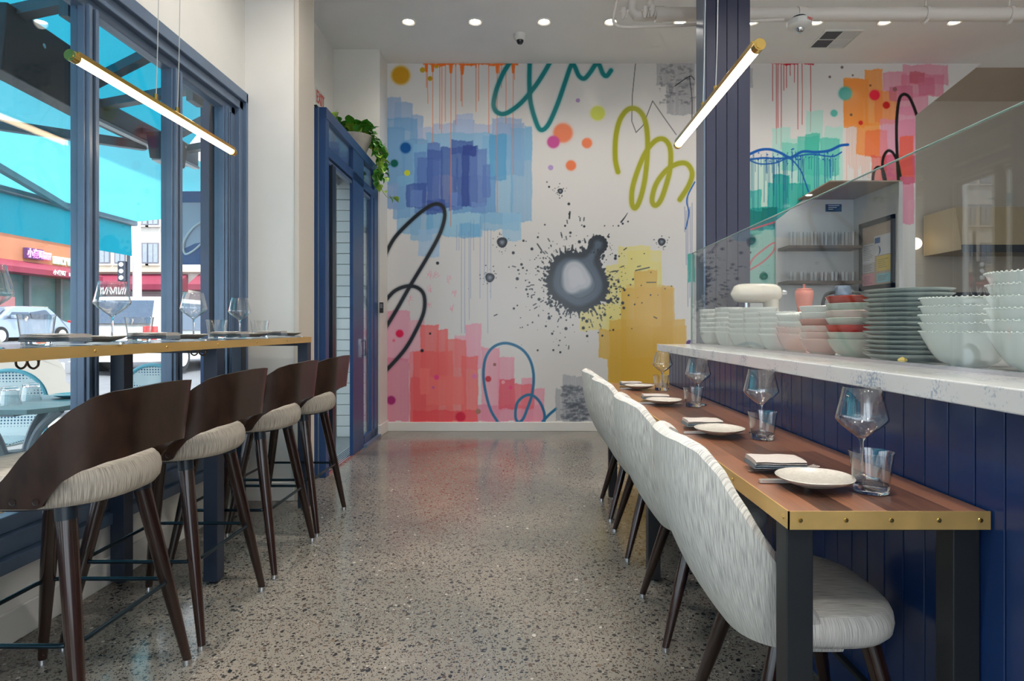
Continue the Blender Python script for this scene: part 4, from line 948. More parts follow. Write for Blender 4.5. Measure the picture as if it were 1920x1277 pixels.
labs = ('dark wood bar stool with linen seat nearest the camera, cut off at the left edge', 'dark wood bar stool second along the bar, just behind the near stool', 'dark wood bar stool third along the bar, overlapping the far one', 'dark wood bar stool farthest along the bar, beside the blue door')
st = make_stool(labs[0]); XS = -1.388
for i, (y, dr) in enumerate(((1.815, 0.0), (2.392, .0), (3.007, .0), (3.565, .0))):
    if i == 0: st.location = (XS, y, 0); st.rotation_euler = (0, 0, dr)
    else: dup(st, (XS, y, 0), dr, labs[i])

# ---------------------------------------------------------------- upholstered chairs
def make_chair(label):
    t = thing('dining_chair', label, 'chair', (0, 0, 0), group='upholstered tub chairs at the walnut table')
    zb = .392
    TOPT = [(0, .864), (22, .862), (36, .848), (47, .806), (57, .730), (68, .635), (80, .530), (90, .440), (96, .425)]
    def top(d):
        d = abs(d)
        for (a, va), (c, vc) in zip(TOPT[:-1], TOPT[1:]):
            if a <= d <= c: f = (d - a) / (c - a); return va + (vc - va) * (f * f * (3 - 2 * f) * .2 + f * .8)
        return TOPT[-1][1]
    def shell(k):
        def fn(u, v):
            d = -96 + 192 * u; th = math.radians(d); zt = top(d) - (.004 if k else 0); z = zb + (zt - zb) * v
            tt = max(0, (z - zb) / .47); g = 1 - (1 - min(1, tt)) ** 2.3
            a = .185 + .165 * g - k; bb = .188 + .078 * g - k
            c, s = math.cos(th), math.sin(th); n = 2.7
            x = -a * math.copysign(abs(c) ** (2 / n), c); y = bb * math.copysign(abs(s) ** (2 / n), s)
            return (x + .0, y, z)
        return fn
    NU, NV = 56, 18; fo, fi = shell(0), shell(.042)
    b = B(); b.grid(fo, NU, NV); b.grid(fi, NU, NV)
    # rounded rim and front ends
    def rim(u, w):
        p, q = Vector(fo(u, 1)), Vector(fi(u, 1)); m = p.lerp(q, w); m.z += .014 * math.sin(PI * w); return tuple(m)
    b.grid(rim, NU, 5)
    for u in (0, 1):
        def end(v, w, u=u):
            p, q = Vector(fo(u, v)), Vector(fi(u, v)); m = p.lerp(q, w); m.x += .010 * math.sin(PI * w); return tuple(m)
        b.grid(end, NV, 4)
    # closed underside
    ring = [fo(i / NU, 0) for i in range(NU + 1)]; n = len(ring)
    def under(u, w):
        p = Vector(fo(u, 0)); c = Vector((.02, 0, zb - .012)); m = p.lerp(c, w); m.z = zb - .012 * math.sin(w * PI / 2); return tuple(m)
    b.grid(under, NU, 5)
    b.build('shell_back', LINEN, t, angle=65)
    b = B(); cushion(b, .015, .188, .222, .402, .480, n=2.7, N=48, dome=.010); b.build('seat', LINEN, t, angle=60)
    for sx in (-1, 1):
        for sy in (-1, 1):
            tp, ft = Vector((.0 + (.115 if sx > 0 else -.095), sy * .150, .40)), Vector((.205 * sx if sx < 0 else .200, sy * .215, .016))
            b = B(); b.tube([tp, tp.lerp(ft, .5), ft], [.0225, .020, .0125], 18); leg = b.build('leg', DWOOD, t)
            b = B(); b.tube([(ft.x, ft.y, .020), (ft.x, ft.y, .004)], [.0135, .0142], 16); b.tube([(ft.x, ft.y, .006), (ft.x, ft.y, 0)], .012, 16); b.build('foot_cap', CHROME, leg)
    return t
labs = ('pale ribbed linen tub chair nearest the camera, tucked under the walnut table', 'pale ribbed linen tub chair second from the near end of the walnut table', 'pale ribbed linen tub chair third from the near end of the walnut table', 'pale ribbed linen tub chair at the far end of the walnut table')
ch = make_chair(labs[0])
for i, (y, rz) in enumerate(((1.585, 0.0), (2.352, 0), (3.178, 0), (3.785, 0.0))):
    if i == 0: ch.location = (.682, y, 0); ch.rotation_euler = (0, 0, rz)
    else: dup(ch, (.682, y, 0), rz, labs[i])

# ---------------------------------------------------------------- place settings
def make_wine(label):
    t = thing('wine_glass', label, 'wine glass', (0, 0, 0), group='long-stemmed wine glasses'); T = .0011
    o = [(.0405, .0016), (.036, .004), (.014, .0075), (.006, .012), (.0038, .022), (.0034, .06), (.0042, .092), (.010, .102), (.026, .114), (.046, .130), (.0585, .145), (.0595, .150), (.057, .160), (.050, .190), (.0425, .222), (.0405, .2245)]
    i = [(.0412, .222), (.0488, .190), (.0558, .160), (.0583, .150), (.0573, .146), (.045, .1315), (.025, .1158), (.008, .1065), (0, .1050)]
    b = B(); b.lathe([(.0068, .1005)] + o[7:] + i[:-1] + [(.0068, .1045)], 48); b.build('glass_body', GLASSW, t, angle=80)
    b = B(); b.lathe([(0, 0), (.040, 0)] + o[:8] + [(.0065, .1015), (0, .1030)], 48); b.build('stem', GLASS, t, angle=80); return t
def make_tumbler(label):
    t = thing('water_tumbler', label, 'tumbler', (0, 0, 0), group='clear water tumblers')
    b = B(); b.lathe([(.0374, .019), (.0380, .022), (.0455, .085), (.0470, .0905), (.0462, .0915), (.0445, .085), (.0365, .0225), (.0350, .019)], 40); b.build('glass_body', GLASSW, t, angle=50)
    b = B(); b.lathe([(0, .0015), (.030, .0), (.0355, .001), (.0368, .004), (.0373, .0185), (.030, .0188), (0, .0178)], 40); b.build('thick_base', GLASS, t, angle=50); return t
def make_plate(label):
    t = thing('side_plate', label, 'plate', (0, 0, 0), group='speckled side plates')
    def wob(q, r, z): return (r * (1 + .012 * math.sin(2 * q + .6) + .006 * math.sin(5 * q)), z + .0006 * math.sin(3 * q))
    b = B(); b.lathe([(0, .001), (.046, 0), (.050, .002), (.072, .010), (.083, .0165), (.0855, .0195), (.0840, .0208), (.076, .0165), (.060, .0115), (0, .0095)], 48, fl=wob); b.build('plate_body', CERAM, t, angle=60); return t
def make_fork(label):
    t = thing('fork', label, 'fork', (0, 0, 0), group='table forks')
    b = B(); path = catmull([(-.10, 0, .0035), (-.06, 0, .0045), (0, 0, .006), (.045, 0, .0065), (.062, 0, .004)], 5); n = len(path)
    rings = []
    for i, p in enumerate(path):
        f = i / (n - 1); w_ = .0060 - .0035 * min(1, f * 2.2) + (.0105 * max(0, (f - .72) / .28)); rings.append([(p[0], -w_, p[2] - .0012), (p[0], w_, p[2] - .0012), (p[0], w_, p[2] + .0012), (p[0], -w_, p[2] + .0012)])
    b.loft(rings, smooth=False)
    for k in range(4):
        y = -.0105 + k * .007; b.tube([(.060, y, .0045), (.075, y, .0035), (.098, y, .008)], [.0019, .0018, .0010], 6)
    b.build('fork_body', SILVER, t); return t
def make_knife(label):
    t = thing('knife', label, 'knife', (0, 0, 0), group='table knives')
    b = B(); rings = []
    for x, w_, h_ in ((-.11, .005, .003), (-.105, .008, .0035), (-.03, .0065, .004), (-.005, .005, .0035), (.005, .009, .0012), (.05, .0105, .001), (.09, .008, .0008), (.108, .001, .0005)):
        rings.append([(x, -w_, .001), (x, w_, .001), (x, w_, .001 + h_ * 2), (x, -w_, .001 + h_ * 2)])
    b.loft(rings, smooth=False); b.build('knife_body', SILVER, t); return t
def make_napkin(label, m1, m2):
    t = thing('napkin', label, 'napkin', (0, 0, 0), group='folded linen napkins')
    def fold(b, w_, d_, z0, z1, ox, seed):
        rr = random.Random(seed); N = 10; rings = []
        # a folded layer: rounded fold at -x, flat open side at +x
        prof = [(-w_ + .004, z0 + .0008), (-w_ - .001, (z0 + z1) / 2), (-w_ + .004, z1), (-w_ + .02, z1 + .0018), (0, z1 + .0022), (w_ - .006, z1 + .0008), (w_, z1 - .001), (w_ - .002, z0 + .001), (0, z0), (-w_ + .02, z0)]
        for i in range(N + 1):
            y = -d_ + 2 * d_ * i / N; k = .0016 * math.sin(i * 1.3 + seed); e = 1 - .03 * abs(2 * i / N - 1) ** 3
            rings.append([(x * e + ox + k, y, max(z0, z + .0008 * math.sin(i * .9 + j))) for j, (x, z) in enumerate(prof)])
        b.loft(rings)
    b = B(); fold(b, .056, .074, .0, .0055, 0, 1); fold(b, .055, .073, .006, .0115, -.001, 2); b.build('lower_fold', m2, t, angle=70)
    b = B(); fold(b, .055, .072, .012, .0175, .001, 3); fold(b, .054, .071, .018, .0235, 0, 4); b.build('upper_fold', m1, t, angle=70)
    return t
W1 = make_wine('x'); T1 = make_tumbler('x'); P1 = make_plate('x'); F1 = make_fork('x'); K1 = make_knife('x'); N1 = make_napkin('x', NAPK, NAPB)
used = set()
def place(o, loc, rz, label, scale=1.0):
    r = o if o.name not in used else dup(o, loc, rz)
    used.add(o.name); r.location = loc; r.rotation_euler = (0, 0, rz); r['label'] = label; r.scale = (scale,) * 3
    return r
where = ('at the near end of the walnut table', 'in the second setting of the walnut table', 'in the third setting of the walnut table', 'in the farthest setting of the walnut table')
WG = ((.815, 1.50), (.815, 2.15), (.815, 2.95), (.815, 3.73)); TG = ((.773, 1.383), (.778, 2.040), (.775, 2.885), (.785, 3.63)); PL = ((.66, 1.415), (.652, 2.096), (.648, 2.935), (.66, 3.66))
NP = ((.640, 1.592), (.640, 2.26), (.640, 3.10), (.640, 3.835))
for i in range(4):
    w_ = where[i]
    place(W1, (WG[i][0], WG[i][1], TZ + .0008), .3 * i, 'long-stemmed wine glass ' + w_)
    place(T1, (TG[i][0], TG[i][1], TZ + .0008), .2 * i, 'clear water tumbler ' + w_)
    place(P1, (PL[i][0], PL[i][1], TZ + .0095), .7 * i, 'speckled cream side plate resting on a knife ' + w_)
    place(K1, (PL[i][0] + .0, PL[i][1] + .045, TZ + .001), -.03 + .02 * i, 'silver knife under the side plate ' + w_)
    place(F1, (NP[i][0] + .022, NP[i][1] - .002, TZ + .001), .22, 'silver fork under the folded napkin ' + w_)
    place(N1, (NP[i][0], NP[i][1], TZ + .0125), PI / 2 - .06 + .05 * (i % 2), 'folded taupe and blue-grey napkin ' + w_, .88)
where = ('at the near end of the window bar', 'in the second setting of the window bar', 'in the third setting of the window bar', 'in the farthest setting of the window bar')
z = BZ + .0008
WG = ((-1.43, 1.615), (-1.517, 2.235), (-1.60, 2.93), (-1.63, 3.46)); TG = ((-1.548, 1.93), (-1.555, 2.45), (-1.60, 3.15), (-1.56, 3.56)); PL = ((-1.47, 2.09), (-1.475, 2.64), (-1.47, 3.24), (-1.46, 3.70)); NP = ((-1.450, 1.885), (-1.452, 2.38), (-1.455, 2.99), (-1.455, 3.47))
for i in range(4):
    w_ = where[i]
    place(W1, (WG[i][0], WG[i][1], z), .4 * i, 'long-stemmed wine glass ' + w_)
    place(T1, (TG[i][0], TG[i][1], z), .2 * i, 'clear water tumbler ' + w_, 1.08)
    place(P1, (PL[i][0], PL[i][1], z + .0085), .7 * i, 'speckled cream side plate resting on a knife ' + w_)
    place(K1, (PL[i][0], PL[i][1] - .04, z), PI + .04, 'silver knife under the side plate ' + w_)
    place(F1, (NP[i][0] - .01, NP[i][1] + .03, z), PI + .03, 'silver fork under the folded napkin ' + w_)
    place(N1, (NP[i][0], NP[i][1], z + .0130), -PI / 2 + .05, 'folded taupe and blue-grey napkin ' + w_)

# ---------------------------------------------------------------- crockery behind the glass guard
def bowl_thing(name, label, cat, prof, m, fl=None, n=48, extra=None):
    t = thing(name, label, cat, (0, 0, 0)); b = B(); b.lathe(prof, n, fl=fl); b.build('bowl_body', m, t, angle=70)
    if extra: extra(t)
    return t
def bowlprof(r, h, foot=.4, T=.004, flare=.5):
    fo = r * foot; out = [(0, .001), (fo, 0), (fo + .002, .003)]
    for i in range(1, 9):
        f = i / 8; out.append((fo + (r - fo) * (f ** flare), .003 + (h - .003) * f))
    inn = [(q - T, zz + (0 if j == len(out) - 1 else .001)) for j, (q, zz) in enumerate(out) if j > 2][::-1]
    return out + [(r - T * .5, h + .0015)] + inn + [(fo * .6, .007), (0, .006)]
def flute(n, amp):
    def fl(q, r, z): return (r * (1 + amp * abs(math.sin(q * n / 2))), z)
    return fl
def beads(r, h, n, s, m):
    def ex(t):
        b = B()
        for k in range(n):
            q = 2 * PI * k / n; c = (r * math.cos(q), r * math.sin(q), h); b.lathe([(0, -s * .7), (s * .7, -s * .4), (s * .8, 0), (s * .6, s * .45), (0, s * .62)], 6, c)
        b.build('beaded_rim', m, t)
    return ex
def stack(proto, x, y, z0, n, step, labeler, group, rot=0.0, lean=0.0):
    for i in range(n):
        loc = (x + lean * i + R.uniform(-.0012, .0012), y + R.uniform(-.0012, .0012), z0 + step * i)
        pos = 'topmost' if i == n - 1 else ('bottom one' if i == 0 else ('second from the top' if i == n - 2 else ('second from the bottom' if i == 1 else '%s from the bottom' % ('third', 'fourth', 'fifth', 'sixth', 'seventh', 'eighth', 'ninth', 'tenth', 'eleventh', 'twelfth', 'thirteenth')[i - 2])))
        o = proto if proto.name not in used else dup(proto, loc)
        used.add(proto.name); o.location = loc; o.rotation_euler = (0, 0, R.uniform(0, 6)); o['label'] = labeler(pos); o['group'] = group
ZQ = ZT + .0005
fb = bowl_thing('fluted_bowl', 'x', 'bowl', bowlprof(.076, .085, .5, .003, .5), CERW, flute(20, .035), 80)
for (x, y, wd, n) in ((1.195, 4.00, 'the stack nearest the column', 6), (1.235, 3.80, 'the second stack from the column', 6), (1.185, 3.63, 'the third stack from the column', 6)):
    stack(fb, x, y, ZQ, n, .0282, lambda p, wd=wd: 'white fluted bowl, %s in %s' % (p, wd), 'white fluted bowls in ' + wd)
bb = bowl_thing('beaded_bowl', 'x', 'bowl', bowlprof(.083, .078, .42, .003, .5), CERW, flute(40, .012), 80, beads(.0835, .080, 52, .0032, CERW))
for (x, y, wd, n) in ((1.20, 3.42, 'the far beaded stack', 6), (1.205, 3.19, 'the second far beaded stack', 6), (1.205, 2.975, 'the middle beaded stack', 5)):
    stack(bb, x, y, ZQ, n, .0265, lambda p, wd=wd: 'white bead-rimmed bowl, %s in %s' % (p, wd), 'bead-rimmed bowls in ' + wd)
bp = bowl_thing('beaded_bowl', 'x', 'bowl', bowlprof(.085, .08, .42, .003, .5), CERP, flute(40, .012), 80, beads(.0855, .082, 48, .004, CERP))
stack(bp, 1.205, 2.755, ZQ, 2, .028, lambda p: 'pale pink bead-rimmed bowl, %s of two beneath white bowls' % p, 'pale pink beaded bowls')
bw = dup(bb, (0, 0, 0)); used.add(bw.name)
bw.location = (1.205, 2.755, ZQ + .056); bw['label'] = 'white bead-rimmed bowl resting on two pale pink bowls'; bw['group'] = 'loose beaded bowl'
b2 = dup(bb, (1.207, 2.752, ZQ + .094)); b2.rotation_euler = (.05, -.09, 0); b2['label'] = 'tilted white bead-rimmed bowl lying on top of the pink bowls'; b2['group'] = 'loose beaded bowl'
# plain bowls
def plain(m, r=.09, h=.062, fo=.45, fx=.5): return bowl_thing('serving_bowl', 'x', 'bowl', bowlprof(r, h, fo, .004, fx), m)
def pile(x, y, items, wd, r=.09, h=.062, step=.028):
    z = ZQ; n = len(items)
    for i, (m, nm) in enumerate(items):
        o = plain(m, r, h); pos = 'topmost' if i == n - 1 else ('lowest' if i == 0 else ('second', 'third', 'fourth', 'fifth', 'sixth')[i - 1] + ' from the bottom')
        o.location = (x + R.uniform(-.003, .003), y, z); o['label'] = '%s bowl, %s in %s' % (nm, pos, wd); o['group'] = 'bowls in ' + wd; z += step
pile(1.205, 2.50, [(CERP, 'pale pink'), (CERP, 'pink tinted'), (CERP, 'plain pink'), (mat('rose_brown_glaze', rgb(190, 130, 116), .2), 'rose brown'), (CERW, 'plain white'), (CERW, 'smooth white')], 'the pink and white pile', .092, .062, .0265)
pile(1.215, 2.275, [(CERC, 'celadon'), (CERC, 'grey-green'), (CERR, 'glossy red'), (CERC, 'pale celadon'), (CERP, 'blush white'), (CERC, 'cream celadon'), (CERR, 'glossy brick red')], 'the red and celadon pile', .102, .064, .0265)
dp = bowl_thing('dinner_plate', 'x', 'plate', [(0, .001), (.07, 0), (.074, .003), (.108, .010), (.128, .020), (.130, .0225), (.127, .023), (.104, .0135), (.07, .008), (0, .007)], CERG)
stack(dp, 1.243, 2.01, ZQ, 15, .0150, lambda p: 'grey-green dinner plate, %s in the tall plate stack' % p, 'grey-green dinner plates in one stack')
lb = bowl_thing('large_beaded_bowl', 'x', 'bowl', bowlprof(.116, .095, .38, .004, .52), CERW, None, 72, beads(.1165, .097, 60, .0040, CERW))
stack(lb, 1.226, 1.71, ZQ, 5, .0235, lambda p: 'large white bead-rimmed bowl, %s in the stack beside the plates' % p, 'large beaded bowls beside the plates')
stack(lb, 1.226, 1.452, ZQ, 6, .0285, lambda p: 'large white bead-rimmed bowl, %s in the stack cut by the right edge' % p, 'large beaded bowls at the right edge')
# stand mixer
x, y = P(1420, 600, 3.93)[0], 3.93
mx = thing('stand_mixer', 'cream stand mixer with rounded head behind the far bowls', 'mixer', (x, y, ZT)); MXM = mat('cream_enamel', rgb(226, 218, 204), .12, coat=.5)
b = B(); rings = []
for i in range(15):
    f = i / 14; xx = -.17 + .33 * f; r_ = .062 * (1 - abs(2 * f - 1) ** 5) ** .5 + .006; ring = []
    for k in range(24): a = 2 * PI * k / 24; ring.append((xx, r_ * .95 * math.cos(a), .325 + r_ * math.sin(a) * (1.0 if math.sin(a) > 0 else .85)))
    rings.append(ring)
b.loft(rings); b.build('motor_head', MXM, mx)
b = B(); b.tube([(.09, 0, .03), (.095, 0, .15), (.085, 0, .29)], [.055, .042, .05], 20); b.build('column_post', MXM, mx)
b = B(); cushion(b, -.02, .16, .09, 0, .035, n=3.5, dome=.002); b.build('base', MXM, mx)
b = B(); b.lathe([(0, .04), (.05, .04), (.055, .06), (.085, .11), (.10, .19), (.104, .20), (.10, .20), (.082, .115), (.05, .062), (0, .055)], 32, (-.07, 0, 0)); b.build('mixing_bowl', CHROME, mx)
b = B(); b.tube([(.155, 0, .335), (.185, 0, .335)], [.018, .014], 14); b.build('hub_knob', CHROME, mx)
b = B(); b.tube([(-.07, 0, .27), (-.07, 0, .20)], .012, 10); b.build('beater_shaft', CHROME, mx)
b = B(); b.tube(catmull([(-.172, -.02, .20), (-.20, -.02, .18), (-.205, -.02, .14), (-.172, -.02, .12)], 6), .006, 8); b.build('bowl_handle', CERP, mx)
# pink crock, silver airpot
c = thing('ceramic_jar', 'tall pink ceramic jar with a lid knob behind the bowls', 'jar', (P(1508, 0, 3.6)[0], 3.6, ZT)); CR = mat('dusty_pink_glaze', rgb(206, 130, 118), .15)
b = B(); b.lathe([(0, 0), (.03, 0), (.028, .05), (.030, .17), (.042, .24), (.052, .30), (.050, .325), (.042, .33), (0, .33)], 32); b.build('jar_body', CR, c, angle=60)
b = B(); b.lathe([(0, .331), (.044, .331), (.04, .338), (.008, .342), (.006, .352), (.010, .36), (0, .366)], 24); b.build('lid', CR, c)
c = thing('airpot', 'silver coffee airpot with black handles behind the white bowls', 'airpot', (P(1580, 0, 3.05)[0], 3.05, ZT))
b = B(); b.lathe([(0, 0), (.075, 0), (.08, .02), (.075, .16), (.05, .24), (.03, .27), (0, .27)], 32); b.build('airpot_body', CHROME, c, angle=60)
b = B(); b.lathe([(0, .27), (.04, .27), (.042, .30), (.03, .318), (0, .32)], 24); b.build('lid', STEELB, c)
for s in (-1, 1): b = B(); b.tube(catmull([(s * .04, 0, .285), (s * .085, 0, .27), (s * .10, 0, .2), (s * .08, 0, .13)], 6), .009, 8); b.build('handle', BLACKM, c)
l = thing('lemon_wedge', 'small lemon wedge lying at the foot of the plate stack', 'lemon', (1.125, 1.845, ZT + .011))
b = B(); b.loft([[(-.016 + .0, 0, 0)] * 8] + [[(-.016 + .032 * f, .011 * math.sin(PI * f) * math.cos(a), .010 * math.sin(PI * f) * math.sin(a)) for a in [2 * PI * k / 8 for k in range(8)]] for f in (.2, .5, .8)] + [[(.016, 0, 0)] * 8], cap=False); b.build('peel', mat('lemon_peel', rgb(236, 206, 110), .4), l)
# ---------------------------------------------------------------- shelf niche with the framed notice, kitchen beyond
XN, Y0N, Y1N = 3.546, 5.87, 6.72
ZS = H + (VY - 340.5) * Y0N / F
NICH = mat('niche_white_paint', rgb(206, 206, 206), .5); SOF = mat('taupe_soffit_paint', rgb(172, 154, 138), .6)
nw = struct(B().box(XN, XN + .035, Y0N, Y1N, 0, ZS).build('wall_niche', NICH))
b = B(); b.prism([(2.884, Y0N), (XN + .03, Y0N), (XN + .03, Y1N), (2.95, Y1N)], 'z', ZS, ZS + .012); struct(b.build('ceiling_niche', SOF))
b = B(); b.prism([(2.70, 0), (XN, 0), (XN, ZS), (3.0, ZS), (2.70, 2.30)], 'y', Y1N - .03, Y1N); struct(b.build('wall_shelf_back', NICH))
d = thing('niche_light', 'tiny round light set in the soffit over the shelves', 'downlight', (P(1556, 366, 6.0)[0], 6.45, ZS)); b = B(); b.lathe([(0, -.004), (.03, -.004), (.042, -.006), (.045, 0)], 20); b.build('trim_ring', TRIMW, d); b = B(); b.lathe([(0, -.007), (.028, -.007), (.028, -.003)], 20); b.build('diffuser', DL, d)
SHM = mat('dark_shelf_wood', rgb(92, 78, 70), .5)
def lathe_glass(h, r):
    b = B(); b.lathe([(0, 0), (r * .8, 0), (r, h), (r - .002, h), (r * .78, .006), (0, .006)], 12); return b
for si, (py, lab) in enumerate(((463, 'upper'), (528, 'lower'))):
    zt = H + (VY - py) * 6.55 / F
    s = B().box(2.72, 3.50, 6.42, 6.69, zt - .03, zt).build('wall_shelf', SHM)
    tag(s, '%s dark shelf of glassware beside the framed notice' % lab, 'shelf', 'dark shelves in the niche')
    pr = None
    for k in range(13):
        x = 2.79 + k * .055; h_ = (.155 if si == 0 else .10); o = None
        if pr is None:
            pr = lathe_glass(h_, .022).build('shelf_glass', GLASS); o = pr
        else: o = bpy.data.objects.new('shelf_glass', pr.data); COL.objects.link(o)
        o.location = (x, 6.52 + .03 * (k % 2), zt + .0005); tag(o, '%s small glass from the left on the %s niche shelf' % (('first', 'second', 'third', 'fourth', 'fifth', 'sixth', 'seventh', 'eighth', 'ninth', 'tenth', 'eleventh', 'twelfth', 'last')[k], lab), 'glass', 'glasses on the %s niche shelf' % lab)
# framed notice on the niche side wall
fr = thing('framed_notice', 'grey framed notice board of coloured permit sheets on the niche wall', 'framed notice', (XN, 6.17, H + (VY - 474) * 6.1 / F))
def yof(px): return XN * F / (px - VX)
ya, yb = yof(1679), yof(1614); fy0, fy1 = ya - 6.17, yb - 6.17; hz = .355
FRM = mat('charcoal_frame_paint', rgb(78, 80, 84), .4)
for q in ((fy0, fy1, -hz, -hz + .045), (fy0, fy1, hz - .045, hz), (fy0, fy0 + .045, -hz, hz), (fy1 - .045, fy1, -hz, hz)): B().box(-.022, 0, *q).build('frame_bar', FRM, fr)
B().box(-.006, 0, fy0 + .04, fy1 - .04, -hz + .04, hz - .04).build('backing_board', mat('tan_cork', rgb(196, 180, 166), .8, noise=.05, nscale=40), fr)
i0, i1 = fy0 + .045, fy1 - .045; L_ = i1 - i0
def sheet(u0, u1, v0, v1, m, nm='paper_sheet'): return B().box(-.008, -.006, i1 - L_ * u1, i1 - L_ * u0, -hz + .045 + v0 * .62, -hz + .045 + v1 * .62).build(nm, m, fr)
PAP = mat('white_paper', rgb(228, 230, 236), .7)
sheet(.42, 1.0, .48, .80, PAP); sheet(.0, .44, .38, .70, PAP); sheet(.0, .42, .22, .38, mat('grey_paper', rgb(210, 208, 212), .7)); sheet(.0, .42, .0, .2, mat('pink_paper', rgb(232, 172, 184), .7))
sheet(.5, .98, .22, .46, mat('yellow_paper', rgb(226, 204, 122), .7)); sheet(.5, .95, .03, .18, mat('pale_blue_paper', rgb(160, 206, 218), .7)); NB = mat('notice_blue', rgb(40, 96, 160), .5)
B().box(-.0095, -.008, i1 - L_ * .62, i1 - L_ * .45, -hz + .045 + .68 * .62, -hz + .045 + .77 * .62).build('logo_square', NB, fr)
b = B(); yc, zc = i1 - L_ * .52, -hz + .045 + .56 * .62
b.tube([(-.009, yc - .055 * math.cos(a), zc + .05 * math.sin(a)) for a in [math.radians(-70 + 14 * k) for k in range(11)]], [.001 + .006 * math.sin(PI * k / 10) for k in range(11)], 6); b.build('logo_swoosh', NB, fr)
INKP = mat('printed_text_ink', rgb(110, 112, 120), .7)
b = B()
for (u0, u1, va, vb, n) in ((.04, .38, .42, .68, 9), (.04, .36, .24, .36, 5), (.05, .36, .03, .17, 5), (.55, .9, .26, .42, 5), (.55, .88, .06, .15, 4)):
    for k in range(n):
        v = va + (vb - va) * (k + .5) / n; u2 = u0 + (u1 - u0) * R.uniform(.6, 1); b.box(-.0088, -.008, i1 - L_ * u2, i1 - L_ * u0, -hz + .045 + v * .62 - .0018, -hz + .045 + v * .62 + .0018)
b.build('printed_lines', INKP, fr)
sg = thing('small_blue_sign', 'small dark blue placard above the shelves in the niche', 'sign', P(1563, 390, 6.683))
B().box(-.085, .085, -.006, .006, -.04, .04).build('plate', mat('dark_blue_sign', rgb(24, 66, 104), .4), sg)
b = B()
for k in range(3): b.box(-.06, -.06 + (.12, .09, .05)[k], -.008, -.006, .022 - k * .02, .028 - k * .02)
b.build('printed_lines', PAP, sg)
# kitchen equipment beyond the counter
STL = mat('brushed_steel', rgb(150, 146, 140), .35, metal=.8)
hd = thing('range_hood', 'wide tan extractor hood on the far kitchen wall', 'hood', (5.9, 7.0, H + (VY - 475) * 7.0 / F)); TAN = mat('tan_metal', rgb(150, 134, 108), .5)
b = B(); b.prism([(-.35, 0), (.3, 0), (.3, .48), (-.25, .48)], 'x', -1.2, 1.2); b.build('canopy', TAN, hd); B().box(-1.2, 1.2, -.36, -.34, -.03, .05).build('front_lip', BLACKM, hd)
ov = thing('kitchen_range', 'dark steel cooking range under the tan hood', 'range', (5.9, 7.0, 0))
B().box(-1.15, 1.15, -.4, .3, .1, .92).build('body', mat('dark_steel', rgb(60, 62, 66), .35, metal=.7), ov, bevel=.01); B().box(-1.15, 1.15, .22, .3, .92, 1.55).build('back_panel', mat('dark_steel', rgb(60, 62, 66), .35, metal=.7), ov)
for x in (-1.05, 1.05):
    for y in (-.3, .2): B().box(x - .03, x + .03, y - .03, y + .03, 0, .1).build('leg', BLACKM, ov)
for k in range(8): b = B(); b.lathe([(0, .03), (.022, .03), (.026, 0), (0, 0)], 14); o = b.build('knob', CHROME, ov, loc=(-.9 + .25 * k, -.4, .84)); o.rotation_euler = (PI / 2, 0, 0)
for k in range(4): B().box(-1.0 + .52 * k, -.56 + .52 * k, -.36, .18, .92, .945).build('hob_grate', BLACKM, ov)
WARM = emat('warm_globe_glow', (1, .80, .52, 1), 1.6)
gl = thing('globe_lamp', 'round warm globe wall lamp beyond the mural edge', 'lamp', P(1716, 457, 7.2)); b = B(); b.lathe([(0, -.07)] + [(.07 * math.sin(a), -.07 * math.cos(a)) for a in [PI * k / 12 for k in range(1, 12)]] + [(0, .07)], 24); b.build('globe', WARM, gl); b = B(); b.tube([(0, .06, 0), (0, .15, 0)], .012, 8); b.build('arm', BLACKM, gl)

# ---------------------------------------------------------------- pothos on the ledge
PX_, PY_ = -1.70, 6.02
pot = thing('potted_pothos', 'trailing green pothos in a pale conical pot on the blue door frame', 'potted plant', (PX_, PY_, TOPZ))
b = B(); b.lathe([(0, .001), (.075, 0), (.085, .006), (.165, .205), (.168, .212), (.160, .213), (.150, .200), (.0, .19)], 36); b.build('pot', mat('pale_stone_pot', rgb(206, 196, 180), .6, noise=.08, nscale=20), pot, angle=60)
LEAF = mat('pothos_leaf', rgb(62, 128, 34), .3, noise=.35, nscale=14); LEAF2 = mat('pale_pothos_leaf', rgb(150, 186, 62), .32, noise=.4, nscale=16); VINE = mat('pothos_stem', rgb(128, 150, 70), .5)
def leafmesh(m):
    b = B(); prof = [(0, .0), (.10, .30), (.22, .44), (.38, .47), (.55, .41), (.72, .28), (.88, .12), (1.0, 0)]
    L = .095
    rows = []
    for (t, w_) in prof:
        rows.append([(t * L, s * w_ * L * .95, -.28 * (t - .35) ** 2 * L * 1.8 + abs(s) * .16 * L * w_ * 2) for s in (-1, -.5, 0, .5, 1)])
    vs = [p for r_ in rows for p in r_]; fs = [(i * 5 + k, i * 5 + k + 1, (i + 1) * 5 + k + 1, (i + 1) * 5 + k) for i in range(len(rows) - 1) for k in range(4)]
    b.add(vs, fs, True); b.tube([(-.035, 0, -.012), (-.015, 0, .001), (0, 0, 0)], .0016, 5, smooth=True); return b
protos = {}
def leaf(loc, rz, ry, rx, s, pale=False):
    key = 'b' if pale else 'a'
    if key not in protos: o = leafmesh(LEAF2 if pale else LEAF).build('leaf', LEAF2 if pale else LEAF, pot, fixn=False); protos[key] = o
    else: o = share(protos[key], 'leaf', pot, (0, 0, 0))
    o.location = loc; o.rotation_euler = (rx, ry, rz); o.scale = (s, s, s)
rl = random.Random(5)
